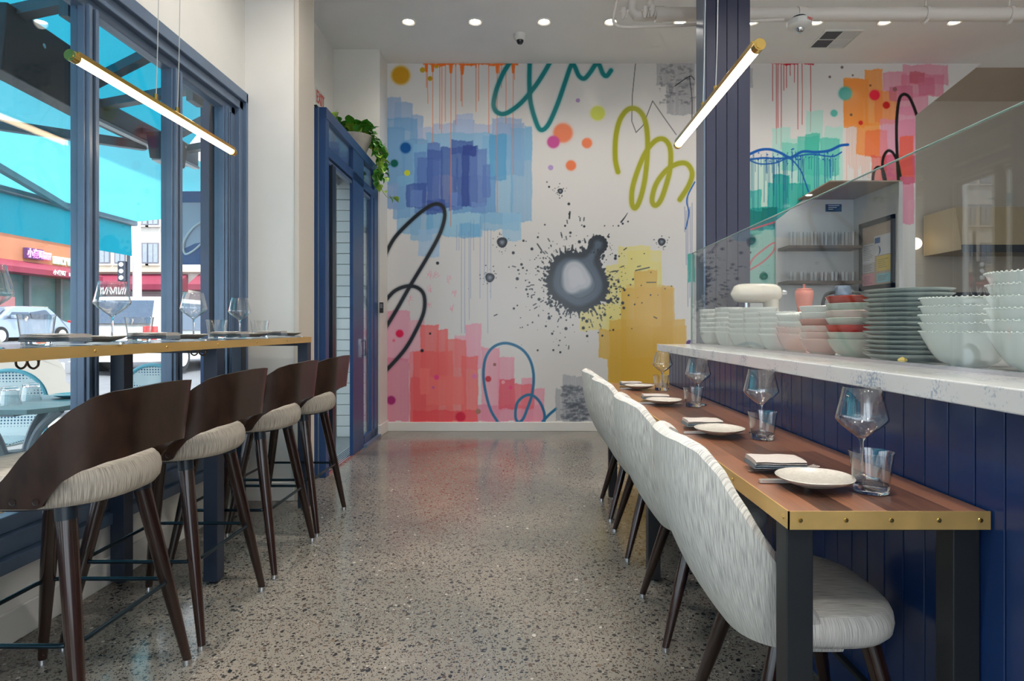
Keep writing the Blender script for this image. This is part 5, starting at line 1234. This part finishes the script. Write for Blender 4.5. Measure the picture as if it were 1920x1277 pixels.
for i in range(85):
    a = rl.uniform(0, 2 * PI); r_ = .155 * math.sqrt(rl.random()); z = .215 + rl.random() * .15 * (1 - r_ / .3)
    leaf((r_ * math.cos(a), r_ * math.sin(a), z), a + rl.uniform(-.8, .8), rl.uniform(-.9, .5), rl.uniform(-.5, .5), rl.uniform(.75, 1.15), rl.random() < .25)
def trail(pts, n, lo=.7, hi=1.05):
    q = catmull(pts, 8); b = B(); b.tube(q, .0028, 6); b.build('vine', VINE, pot)
    for i in range(n):
        f = (i + .5) / n; p = q[int(f * (len(q) - 1))]; a = rl.uniform(0, 6.28)
        leaf((p[0] + .02 * math.cos(a), p[1] + .02 * math.sin(a), p[2] + .01), a, rl.uniform(.3, 1.25), rl.uniform(-.4, .4), rl.uniform(lo, hi), rl.random() < .35)
trail([(.06, .05, .20), (.16, .08, .19), (.23, .08, .08), (.24, .07, -.06), (.25, .08, -.18)], 22)
trail([(.04, -.02, .20), (.17, -.02, .20), (.22, -.02, .10), (.235, 0, -.05), (.23, .02, -.14), (.22, .03, -.26)], 20)
trail([(.0, .08, .2), (.15, .14, .22), (.25, .18, .16), (.29, .20, .08)], 10)
trail([(.10, .10, .2), (.21, .12, .16), (.25, .14, .02), (.24, .12, -.12)], 14)
trail([(.20, .0, -.10), (.225, .02, -.22), (.26, .06, -.32), (.31, .10, -.37), (.36, .13, -.34)], 5, .55, .8)
trail([(-.05, -.1, .21), (-.1, -.16, .27), (-.12, -.19, .33), (-.10, -.21, .38)], 7)

# ---------------------------------------------------------------- outside: pavement, road, awning
b = B(); b.box(-6.0, -2.02, -12, 16, -.12, -.02); struct(b.build('pavement', PAVE))
b = B(); b.add([(-6, -12, -.06), (-60, -12, 2.3), (-60, 70, 2.3), (-6, 70, .5), (-6, 16, -.03)], [(0, 4, 3, 2, 1)]); struct(b.build('road', ASPH))
ALU = mat('grey_awning_steel', rgb(96, 110, 122), .4, metal=.3); ALUL = mat('pale_awning_steel', rgb(190, 196, 200), .35, metal=.3)
aw = thing('awning', 'turquoise canvas street awning with folding arms over the window', 'awning', (-2.1, 1.0, 2.6)); off = aw.location
XA, ZA = -4.2, H + .267 * 4.2; YE = 6.5
def sheetfab(name, x0, z0, x1, z1, y0, y1, sag=0.0, n=10):
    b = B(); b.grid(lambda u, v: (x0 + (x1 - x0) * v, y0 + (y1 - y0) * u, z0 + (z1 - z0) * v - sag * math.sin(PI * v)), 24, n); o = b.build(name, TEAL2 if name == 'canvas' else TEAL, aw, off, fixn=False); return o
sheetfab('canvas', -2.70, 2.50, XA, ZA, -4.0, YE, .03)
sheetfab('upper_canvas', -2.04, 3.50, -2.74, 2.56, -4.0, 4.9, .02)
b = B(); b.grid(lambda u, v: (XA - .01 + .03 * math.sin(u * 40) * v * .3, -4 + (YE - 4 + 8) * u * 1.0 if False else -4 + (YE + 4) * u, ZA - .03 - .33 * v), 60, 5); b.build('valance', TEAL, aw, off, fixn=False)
b = B(); b.box(XA - .05, XA + .05, -4, YE + .02, ZA - .04, ZA + .03); b.build('front_bar', ALU, aw, off, bevel=.01)
b = B(); b.box(-2.78, -2.66, -4, 4.95, 2.43, 2.56); b.build('cassette', ALU, aw, off, bevel=.01)
b = B(); b.box(-2.70, -2.655, -4, 4.95, 2.41, 2.43); b.build('cassette_lip', ALUL, aw, off)
for (ya, yb, yc) in ((.6, 1.3, .9), (4.35, 3.4, 5.6)):
    b = B(); b.beam((-2.72, ya, 2.42), (-3.45, yb, 2.33), .05, .06); b.beam((-3.45, yb, 2.33), (XA, yc, ZA - .03), .045, .05); b.lathe([(0, -.05), (.04, -.05), (.04, .05), (0, .05)], 14, (-3.45, yb, 2.33)); b.build('folding_arm', ALU, aw, off)
for y in (-.6, 1.0, 2.05, 2.75, 3.75, 4.7):
    b = B(); b.beam((-2.03, y, 2.95), (-2.72, y, 2.60), .07, .05); b.beam((-2.03, y, 2.60), (-2.72, y + .1, 2.52), .06, .05); b.box(-2.06, -2.02, y - .06, y + .06, 2.5, 3.1); b.build('bracket', ALU, aw, off)
for y in (.5, 2.2, 3.9, 5.6): b = B(); b.box(XA + .02, -2.8, y - .006, y + .006, 2.29, 2.296); 
HT = mat('dark_heater_housing', rgb(58, 66, 74), .4, metal=.3)
for i, (x, y, z, lab) in enumerate(((-2.42, 1.18, 2.42, 'near the top left corner'), (-2.40, 3.03, 2.42, 'behind the middle window leaf'), (-2.5, 4.25, 2.36, 'behind the far window leaf'))):
    h = thing('patio_heater', 'grey box patio heater under the awning ' + lab, 'heater', (x, y, z), .08, group='patio heaters under the awning')
    hh = .15 if i == 1 else .09; b = B(); b.prism([(-.05, -hh), (.05, -hh), (.075, hh), (-.075, hh)], 'y', -.33 if i == 1 else -.14, .33 if i == 1 else .14); b.build('housing', HT, h, bevel=.006)
    b = B(); b.box(-.045, .045, -.12, .12, -.10, -.09); b.build('reflector', ALUL, h); b = B(); b.beam((0, 0, .09), (-.18, 0, .14), .03, .03); b.build('bracket', ALU, h)
    for yy in (-.1, .1): b = B(); b.lathe([(0, .004), (.012, .003), (.012, 0)], 10); o = b.build('bolt', CHROME, h, loc=(.072, yy, .06)); o.rotation_euler = (0, PI / 2, 0)
# printed wind screen at the end of the terrace, with the white script loop
ws = thing('canvas_screen', 'pale canvas terrace screen with a blue sweep and white script loop', 'screen', (-2.62, 4.55, 1.80)); PALE = mat('pale_blue_canvas', rgb(196, 208, 228), .8); BLUC = mat('royal_blue_canvas', rgb(56, 104, 164), .8)
B().box(.035, .30, -.006, .006, -.20, .26).build('canvas_panel', PALE, ws)
b = B(); b.prism([(.035, -.2), (.30, -.2), (.30, -.02), (.15, -.045), (.035, -.10)], 'y', -.010, -.006); b.build('blue_sweep', BLUC, ws)
B().box(.02, .31, -.02, .02, .26, .34).build('top_bar', BLUC, ws)
b = B(); b.tube(catmull([(.30, -.014, .10), (.22, -.014, .12), (.13, -.014, .06), (.07, -.014, -.04), (.08, -.014, -.12), (.14, -.014, -.10), (.22, -.014, -.03), (.28, -.014, .02), (.30, -.014, .03)], 8), .008, 8); b.build('script_loop', mat('white_print', rgb(250, 250, 250), .6), ws)
for x in (.025, .30): B().box(x - .015, x + .015, -.015, .015, -1.82, .3).build('post', ALU, ws)

# ---------------------------------------------------------------- terrace furniture
tt = thing('terrace_table', 'grey bistro table on a curved cast pedestal outside the window', 'table', (-2.72, 3.25, -.02)); GTOP = mat('weathered_teal_grey_top', rgb(120, 146, 152), .5, noise=.1, nscale=8, stretch=(1, .1, 1)); CAST = mat('cast_grey_metal', rgb(150, 158, 166), .45, metal=.3)
def octo(hx, hy, c): return [(-hx + c, -hy), (hx - c, -hy), (hx, -hy + c), (hx, hy - c), (hx - c, hy), (-hx + c, hy), (-hx, hy - c), (-hx, -hy + c)]
for i in range(6):
    y0 = -.33 + i * .11; c = .07 if i in (0, 5) else 0
    poly = [(-.40 + (c if i == 0 else 0), y0 + .001), (.40 - (c if i == 0 else 0), y0 + .001), (.40 - (c if i == 5 else 0), y0 + .109), (-.40 + (c if i == 5 else 0), y0 + .109)]
    B().prism(poly, 'z', .735, .76).build('slat', GTOP, tt, bevel=.002)
B().prism([(-.2, -.25), (.2, -.25), (.2, .25), (-.2, .25)], 'z', .715, .735).build('top_plate', CAST, tt)
for s in (-1, 1):
    b = B(); b.tube(catmull([(s * .24, 0, .715), (s * .12, 0, .60), (s * .07, 0, .42), (s * .13, 0, .25), (s * .24, 0, .10), (s * .30, 0, .02)], 6), .021, 8); b.build('leg', CAST, tt)
    b = B(); b.tube(catmull([(0, s * .24, .715), (0, s * .12, .60), (0, s * .06, .42), (0, s * .12, .25), (0, s * .22, .10), (0, s * .28, .02)], 6), .021, 8); b.build('leg', CAST, tt)
b = B(); b.tube([(0, 0, .5), (0, 0, .30)], .05, 14); b.build('hub', CAST, tt)
for i, (x, y, lab) in enumerate(((-2.62, 3.10, 'nearer the window'), (-2.66, 3.28, 'beside the far blue plate'))):
    o = dup(T1, (x, y, .74 + .0935), 0, 'upside-down water tumbler on the terrace table ' + lab, 'upturned tumblers on the terrace table'); o.rotation_euler = (PI, 0, 0); o.scale = (1, 1, 1)
TPL = mat('pale_turquoise_stoneware', rgb(112, 178, 190), .25)
for i, (x, y, lab) in enumerate(((-2.82, 3.02, 'near the table edge'), (-2.55, 3.44, 'behind the upturned tumblers'))):
    t = thing('terrace_plate', 'pale turquoise side plate on the terrace table ' + lab, 'plate', (x, y, .7405), group='turquoise plates on the terrace table')
    b = B(); b.lathe([(0, 0), (.05, 0), (.09, .014), (.105, .02), (.103, .022), (.06, .010), (0, .008)], 36); b.build('plate_body', TPL, t, angle=60)
WOV = mat('white_woven_rattan', rgb(214, 218, 218), .6); nt = WOV.node_tree; pn = nt.nodes['Principled BSDF']
tc = nt.nodes.new('ShaderNodeTexCoord'); vv_ = nt.nodes.new('ShaderNodeTexVoronoi'); vv_.inputs['Scale'].default_value = 52; vv_.inputs['Randomness'].default_value = 0.0; nt.links.new(tc.outputs['Object'], vv_.inputs['Vector'])
rp = nt.nodes.new('ShaderNodeValToRGB'); rp.color_ramp.interpolation = 'CONSTANT'; rp.color_ramp.elements[0].color = rgb(40, 96, 128); rp.color_ramp.elements[1].position = .30; rp.color_ramp.elements[1].color = rgb(232, 236, 236)
nt.links.new(vv_.outputs['Distance'], rp.inputs[0]); nt.links.new(rp.outputs[0], pn.inputs['Base Color'])
RIM = mat('turquoise_rattan_binding', rgb(120, 188, 204), .5); BAM = mat('bamboo_look_tube', rgb(176, 140, 106), .4)
def bistro(label, loc, rz):
    t = thing('bistro_chair', label, 'chair', loc, rz, group='woven bistro chairs on the terrace')
    arch = [(.20 * math.cos(a), .22 - .03 * math.sin(a), .66 + .22 * math.sin(a) ** .8 if math.sin(a) > 0 else .66) for a in [PI * k / 16 for k in range(17)]]
    pts = [(.20, .20, .46)] + arch + [(-.20, .20, .46)]
    b = B(); cen = (0, .215, .60); vs = [cen] + pts + [(p[0], p[1] + .012, p[2]) for p in pts] + [(0, .227, .60)]; n = len(pts)
    b.add(vs, [(0, i, i + 1) for i in range(1, n)] + [(0, n, 1)] + [(2 * n + 1, n + i + 1, n + i) for i in range(1, n)] + [(2 * n + 1, n + 1, 2 * n)] + [(i, n + i, n + i + 1, i + 1) for i in range(1, n)], False); b.build('woven_back', WOV, t)
    b = B(); b.tube(catmull(pts, 3), .013, 8); b.build('back_binding', RIM, t)
    b = B(); cushion(b, 0, .21, .20, .44, .465, n=3, dome=.0); b.build('woven_seat', WOV, t, angle=50)
    for sx in (-1, 1):
        b = B(); b.tube([(sx * .19, -.18, .45), (sx * .20, -.20, 0)], .013, 8); b.build('leg', BAM, t)
        b = B(); b.tube([(sx * .19, .19, .45), (sx * .20, .26, 0)], .013, 8); b.build('leg', BAM, t)
    b = B(); b.tube([(-.19, -.19, .2), (.19, -.19, .2), (.19, .21, .2), (-.19, .21, .2)], .008, 6, closed=True); b.build('stretcher', BAM, t); return t
bistro('white woven bistro chair behind the terrace table', (-3.28, 3.72, -.02), .15)
bistro('white woven bistro chair framed by the middle window leaf', (-2.72, 4.28, -.02), .1)
bistro('white woven bistro chair in front of the terrace table', (-2.86, 2.62, -.02), PI + .1)

# ---------------------------------------------------------------- cars across the pavement
TYRE = mat('black_tyre', rgb(36, 36, 38), .8); WIN = mat('tinted_car_glass', rgb(70, 84, 104), .05, metal=.1); TAILM = mat('red_tail_lens', rgb(210, 40, 36), .15)
def car(name, label, loc, rz, body, L=4.6, W_=1.8, suv=False):
    t = thing(name, label, 'car', loc, rz)
    Hh = 1.70 if suv else 1.42
    prof = [(-L / 2, .35), (-L / 2 + .02, .62), (-L / 2 + .12, .80 if not suv else .95), (-L / 2 + (.75 if not suv else .18), .93 if not suv else 1.05), (-L / 2 + (1.25 if not suv else .45), Hh - .04), (-L / 2 + (1.7 if not suv else .8), Hh), (.25, Hh), (.75, Hh - .07), (1.35, 1.00), (L / 2 - .35, .88), (L / 2 - .06, .72), (L / 2, .5), (L / 2 - .02, .30), (-L / 2 + .02, .28)]
    q = [tuple(p) for p in catmull([(a, c) for a, c in prof], 4, True)]
    def ring(s):
        out = []
        for (x, z) in q:
            f = max(0, (z - .9) / (Hh - .9)); out.append((x * (1 - .04 * abs(s) ** 6), s * (W_ / 2) * (1 - .20 * f) * (1 - .06 * max(0, abs(x) / (L / 2)) ** 4), z if abs(s) < .95 else z * .985))
        return out
    b = B(); b.loft([ring(s) for s in (-1, -.93, -.5, 0, .5, .93, 1)]); b.build('body', body, t, angle=35)
    # glazing sits just proud of the cabin
    xr0, xr1 = (-L / 2 + (1.05 if not suv else .42)), 1.15
    for s in (-1, 1):
        b = B(); y0, y1 = s * (W_ / 2 * .985 + .004), s * (W_ / 2 * .81 + .006)
        for (xa, xb, xc, xd) in ((xr0 + .15, -.02, -.02, xr0 + .42), (.04, xr1 - .06, .62, .04)):
            b.add([(xa, y0, .96), (xb, y0, .96), (xc, y1, Hh - .10), (xd, y1, Hh - .10)], [(0, 1, 2, 3)])
        b.build('side_window', WIN, t)
    b = B(); b.add([(1.30, -.72, 1.02), (1.30, .72, 1.02), (.82, .62, Hh - .09), (.82, -.62, Hh - .09)], [(0, 1, 2, 3)]); o = b.build('windscreen', WIN, t); o.location = (.03, 0, .02)
    xa = -L / 2 + (.80 if not suv else .17); xb = -L / 2 + (1.22 if not suv else .42)
    b = B(); b.add([(xa, -.70, .98 + (.1 if suv else 0)), (xa, .70, .98 + (.1 if suv else 0)), (xb, .62, Hh - .10), (xb, -.62, Hh - .10)], [(0, 1, 2, 3)]); o = b.build('rear_window', WIN, t); o.location = (-.035, 0, .03)
    for x in (-L / 2 + .85, L / 2 - .9):
        for s in (-1, 1):
            yy = s * (W_ / 2 - .09)
            b = B(); b.tube([(x, yy - .1, .33), (x, yy + .11 * 1, .33)], .33, 28, smooth=True); wl = b.build('wheel', TYRE, t, angle=30)
            b = B(); b.tube([(x, yy + s * .10, .33), (x, yy + s * .118, .33)], .21, 20)
            b.build('rim', CHROME, wl)
    for s in (-1, 1):
        b = B(); b.box(-L / 2 - .01, -L / 2 + .18, s * .60, s * .84, .74, .92 if not suv else 1.05); b.build('tail_light', TAILM, t, bevel=.02)
        b = B(); b.box(L / 2 - .2, L / 2 - .03, s * .55, s * .80, .62, .74); b.build('head_light', CHROME, t, bevel=.02)
        b = B(); b.box(.85, 1.0, s * (W_ / 2 + .02), s * (W_ / 2 + .16), .95, 1.08); b.build('mirror', body, t, bevel=.02)
    B().box(-.55 - 1.3, -.45 - .95 + .0, -.9, -.899, .6, .62)
    return t
PAINTB = mat('beige_car_paint', rgb(146, 138, 126), .2, coat=.6); PAINTS = mat('silver_blue_car_paint', rgb(140, 152, 170), .2, metal=.4, coat=.6); PAINTW = mat('white_car_paint', rgb(196, 194, 192), .2, coat=.6)
car('car', 'beige car parked just beyond the terrace chairs', (-6.85, 5.75, -.06), PI / 2, PAINTB)
car('car', 'silver-blue sedan on the far side of the street', (-19.5, 23.0, .52), PI / 2 + PI, PAINTS)
car('car', 'white sport utility car seen from behind with red tail light', (-9.0, 15.7, .12), PI / 2, PAINTW, 4.7, 1.95, True)

# ---------------------------------------------------------------- buildings across the street
GZ_ = .45
bl = thing('bakery_building', 'orange brick shop across the street with maroon awning', 'building', (-24.0, 24.0, 0.3)); off = bl.location
BRK = mat('orange_brick', rgb(178, 118, 88), .8, noise=.08, nscale=1.5); nt = BRK.node_tree; pn = nt.nodes['Principled BSDF']  # the brick's own orange, slightly mottled
MAR = mat('maroon_canvas', rgb(134, 44, 66), .7); YB0, YB1 = 16.0, 33.0; XB = -24.0
zr = H + .187 * 24
B().box(XB - 6, XB, YB0, YB1, 3.75, zr).build('wall', BRK, bl, off); B().box(XB - 6, XB, YB0, 23.5, 0.0, 3.75).build('wall', BRK, bl, off)
B().box(XB - 6.1, XB + .15, YB0, YB1 + .1, zr, zr + .2).build('parapet_cap', mat('grey_flashing', rgb(140, 140, 146), .5), bl, off)
for y in (17.5, 20.2): 
    b = B(); b.box(XB, XB + .03, y, y + .08, 3.9, zr - .4); b.box(XB, XB + .03, y + 2.2, y + 2.28, 3.9, zr - .4); b.box(XB, XB + .03, y, y + 2.28, zr - .48, zr - .4); b.build('panel_moulding', BRK, bl, off)
yw = [23.5, 25.35, 25.6, 27.6, 27.9, 30.2, 30.5, YB1]
b = B(); b.box(XB - .4, XB - .3, 23.5, YB1, 0, 3.75); b.build('shop_window', SHOPG, bl, off)
for y in (23.5, 25.5, 27.5, 29.5, 31.5, 32.9): B().box(XB - .28, XB - .02, y, y + .14, 0, 3.75).build('mullion', mat('grey_shop_frame', rgb(110, 118, 122), .5), bl, off)
GRN = mat('green_interior_panel', rgb(70, 160, 120), .7); PNKB = mat('pink_poster', rgb(226, 150, 150), .7); LEM = mat('cream_poster', rgb(226, 224, 200), .7)
for (y, w_, z0, z1, m_) in ((24.4, .9, 2.5, 3.3, GRN), (26.2, 1.1, 2.2, 3.2, GRN), (23.8, .6, 1.4, 2.2, PNKB), (24.6, .6, .9, 1.9, LEM), (26.6, .9, 1.0, 2.0, LEM), (28.0, 1.0, 1.3, 2.6, PNKB), (29.8, 1.2, 1.2, 2.2, LEM)):
    B().box(XB - .295, XB - .28, y, y + w_, z0, z1).build('window_poster', m_, bl, off)
b = B(); zA0, zA1 = H + (VY - 487) * 25.0 / F * 1.0, 3.72
za = 4.30; zb_ = 3.64
b.prism([(XB, za), (XB + 1.1, zb_ + .25), (XB + 1.1, zb_), (XB, zb_)], 'y', 22.8, YB1); b.v = b.v
maw = b.build('shop_awning', MAR, bl, off)
GLZ = mat('cream_globe', rgb(240, 200, 140), .4); b = B(); b.lathe([(0, 0), (.2, .05), (.25, .16), (.1, .22), (0, .22)], 16, (XB - .2, 24.3, 3.1)); b.build('hanging_lamp', GLZ, bl, off)
sign = thing('shop_sign', 'pink and green channel-letter sign on the orange brick facade', 'sign', (XB + .05, 27.3, H + (VY - 478) * 27.3 / F)); 
PNK = mat('pink_sign_face', rgb(238, 150, 210), .4, emit=rgb(238, 120, 210), estr=.8); GRL = mat('pale_green_sign_face', rgb(190, 236, 214), .4, emit=rgb(170, 236, 200), estr=.5); PUR = mat('purple_sign_box', rgb(90, 56, 110), .5)
def yof2(px): return (-XB) * F / (VX - px)
ZSG = H + (VY - 476) * 29.5 / F - sign.location.z
for i, (chh, px) in enumerate(zip('小麥町', (46.5, 57, 67.5))):
    y = yof2(px); B().box(0, .20, y - 27.3 - .155, y - 27.3 + .155, ZSG - .25, ZSG + .25).build('letter_box', PUR, sign)
    text('lettering', chh, PNK, .46, (.21, y - 27.3, ZSG - .02), (PI / 2, 0, PI / 2), sign, .02, xscale=.72, offset=.012)
text('lettering', 'BAKERY', PNK, .30, (.06, yof2(83) - 27.3, ZSG - .08), (PI / 2, 0, PI / 2), sign, .04, xscale=.5, offset=.008)
B().box(0, .05, yof2(73) - 27.3, yof2(93) - 27.3, ZSG + .08, ZSG + .17).build('light_bar', mat('white_sign_bar', rgb(240, 236, 236), .5), sign)
text('lettering', 'FANCY WHEAT', GRL, .52, (.06, yof2(117) - 27.3 + .2, ZSG - .16), (PI / 2, 0, PI / 2), sign, .04, xscale=.52, offset=.012)
WHT = mat('white_canvas_print', rgb(246, 240, 240), .7)
text('lettering', '小麥町', WHT, .27, (XB + 1.12 - off.x, 29.93 - off.y, 3.80 - off.z), (PI / 2, 0, PI / 2), bl, .01, offset=.008)
text('lettering', 'BAKERY', WHT, .22, (XB + 1.12 - off.x, 30.85 - off.y, 3.78 - off.z), (PI / 2, 0, PI / 2), bl, .01, xscale=.8, offset=.008)
# white corner building
wb = thing('apartment_building', 'tall cream apartment block with maroon shop band at the corner', 'building', (-20, 42, 0.6)); off = wb.location; CRM = mat('cream_render', rgb(204, 196, 188), .8); Yw = 40.0  # walls in one even cream
B().box(-31, -8, Yw, Yw + 10, 0, 17).build('wall', CRM, wb, off)
WING = mat('grey_window_glass', rgb(150, 158, 172), .15)
for row, z in enumerate((6.0, 8.5, 11.2)):
    for px in (197, 226, 268, 288, 318, 350, 376, 400):
        x = (px - VX) * Yw / F
        if row == 0 and px > 300: continue
        f = B(); f.box(x - .36, x + .36, Yw - .06, Yw, z - .68, z + .68); f.build('window', mat('grey_window_frame', rgb(120, 116, 124), .5), wb, off)
        for s in (-1, 1): B().box(x + s * .16 - .13, x + s * .16 + .13, Yw - .08, Yw - .055, z - .60, z + .6).build('pane', WING, wb, off)
        B().box(x - .45, x + .45, Yw - .16, Yw, z - .80, z - .70).build('window_sill', CRM, wb, off)
B().box(-31, -8, Yw - .35, Yw, 4.75, 4.95).build('cornice', mat('buff_cornice', rgb(214, 196, 170), .7), wb, off)
b = B(); b.prism([(Yw, 4.65), (Yw - 1.3, 3.9), (Yw - 1.3, 3.55), (Yw, 3.5)], 'x', -28.5, -22.2); b.build('shop_awning', MAR, wb, off); b = B(); b.prism([(Yw, 4.65), (Yw - 1.3, 3.9), (Yw - 1.3, 3.55), (Yw, 3.5)], 'x', -21.5, -10); b.build('shop_awning', MAR, wb, off)
b = B(); rg = random.Random(3)
for k_ in range(13):
    x_ = (188 + k_ * 4.2 - VX) * 38.6 / F; dx = rg.choice((-.1, 0, .1, .06)); b.beam((x_ - dx, Yw - 1.35, 3.25), (x_ + dx, Yw - 1.35, 3.70), .02, .07)
    if k_ % 3 == 0: b.beam((x_, Yw - 1.35, rg.choice((3.3, 3.48, 3.66))), (x_ + .16, Yw - 1.35, 3.5), .02, .06)
b.build('painted_lettering', WHT, wb, off)
B().box(-28, -10, Yw - .05, Yw, .6, 3.4).build('shopfront', mat('pale_shopfront', rgb(190, 170, 170), .5, noise=.2, nscale=.6), wb, off)  # shopfront in unevenly mottled pinkish grey
lp = thing('lamp_post', 'pale street pole rising past the far building', 'pole', ((257 - VX) * 30 / F, 30, .5)); b = B(); b.tube([(0, 0, 0), (0, 0, 4), (0, 0, 8.6)], [.22, .19, .10], 14); b.build('shaft', mat('pale_pole', rgb(206, 206, 206), .5), lp); b = B(); b.tube([(0, 0, 0), (0, 0, .3)], .32, 14); b.build('base', mat('pale_pole', rgb(206, 206, 206), .5), lp)
tl = thing('traffic_light', 'dark traffic signal on a pole before the white building', 'traffic light', ((241 - VX) * 29 / F, 29, .5)); TLM = mat('dark_signal_housing', rgb(56, 62, 74), .5)
b = B(); b.tube([(0, 0, 0), (0, 0, 5.2)], .07, 10); b.build('pole', TLM, tl); zt = H + (VY - 509) * 29 / F - .5
B().box(-.42, -.08, -.16, .16, zt - .48, zt + .48).build('signal_head', TLM, tl, bevel=.03)
for k in range(3): b = B(); b.lathe([(0, .02), (.10, .0), (.11, -.02)], 16); o = b.build('signal_lens', mat('pale_lens', rgb(226, 232, 236), .2), tl, loc=(-.25, -.18, zt + .31 - .31 * k)); o.rotation_euler = (PI / 2, 0, 0)
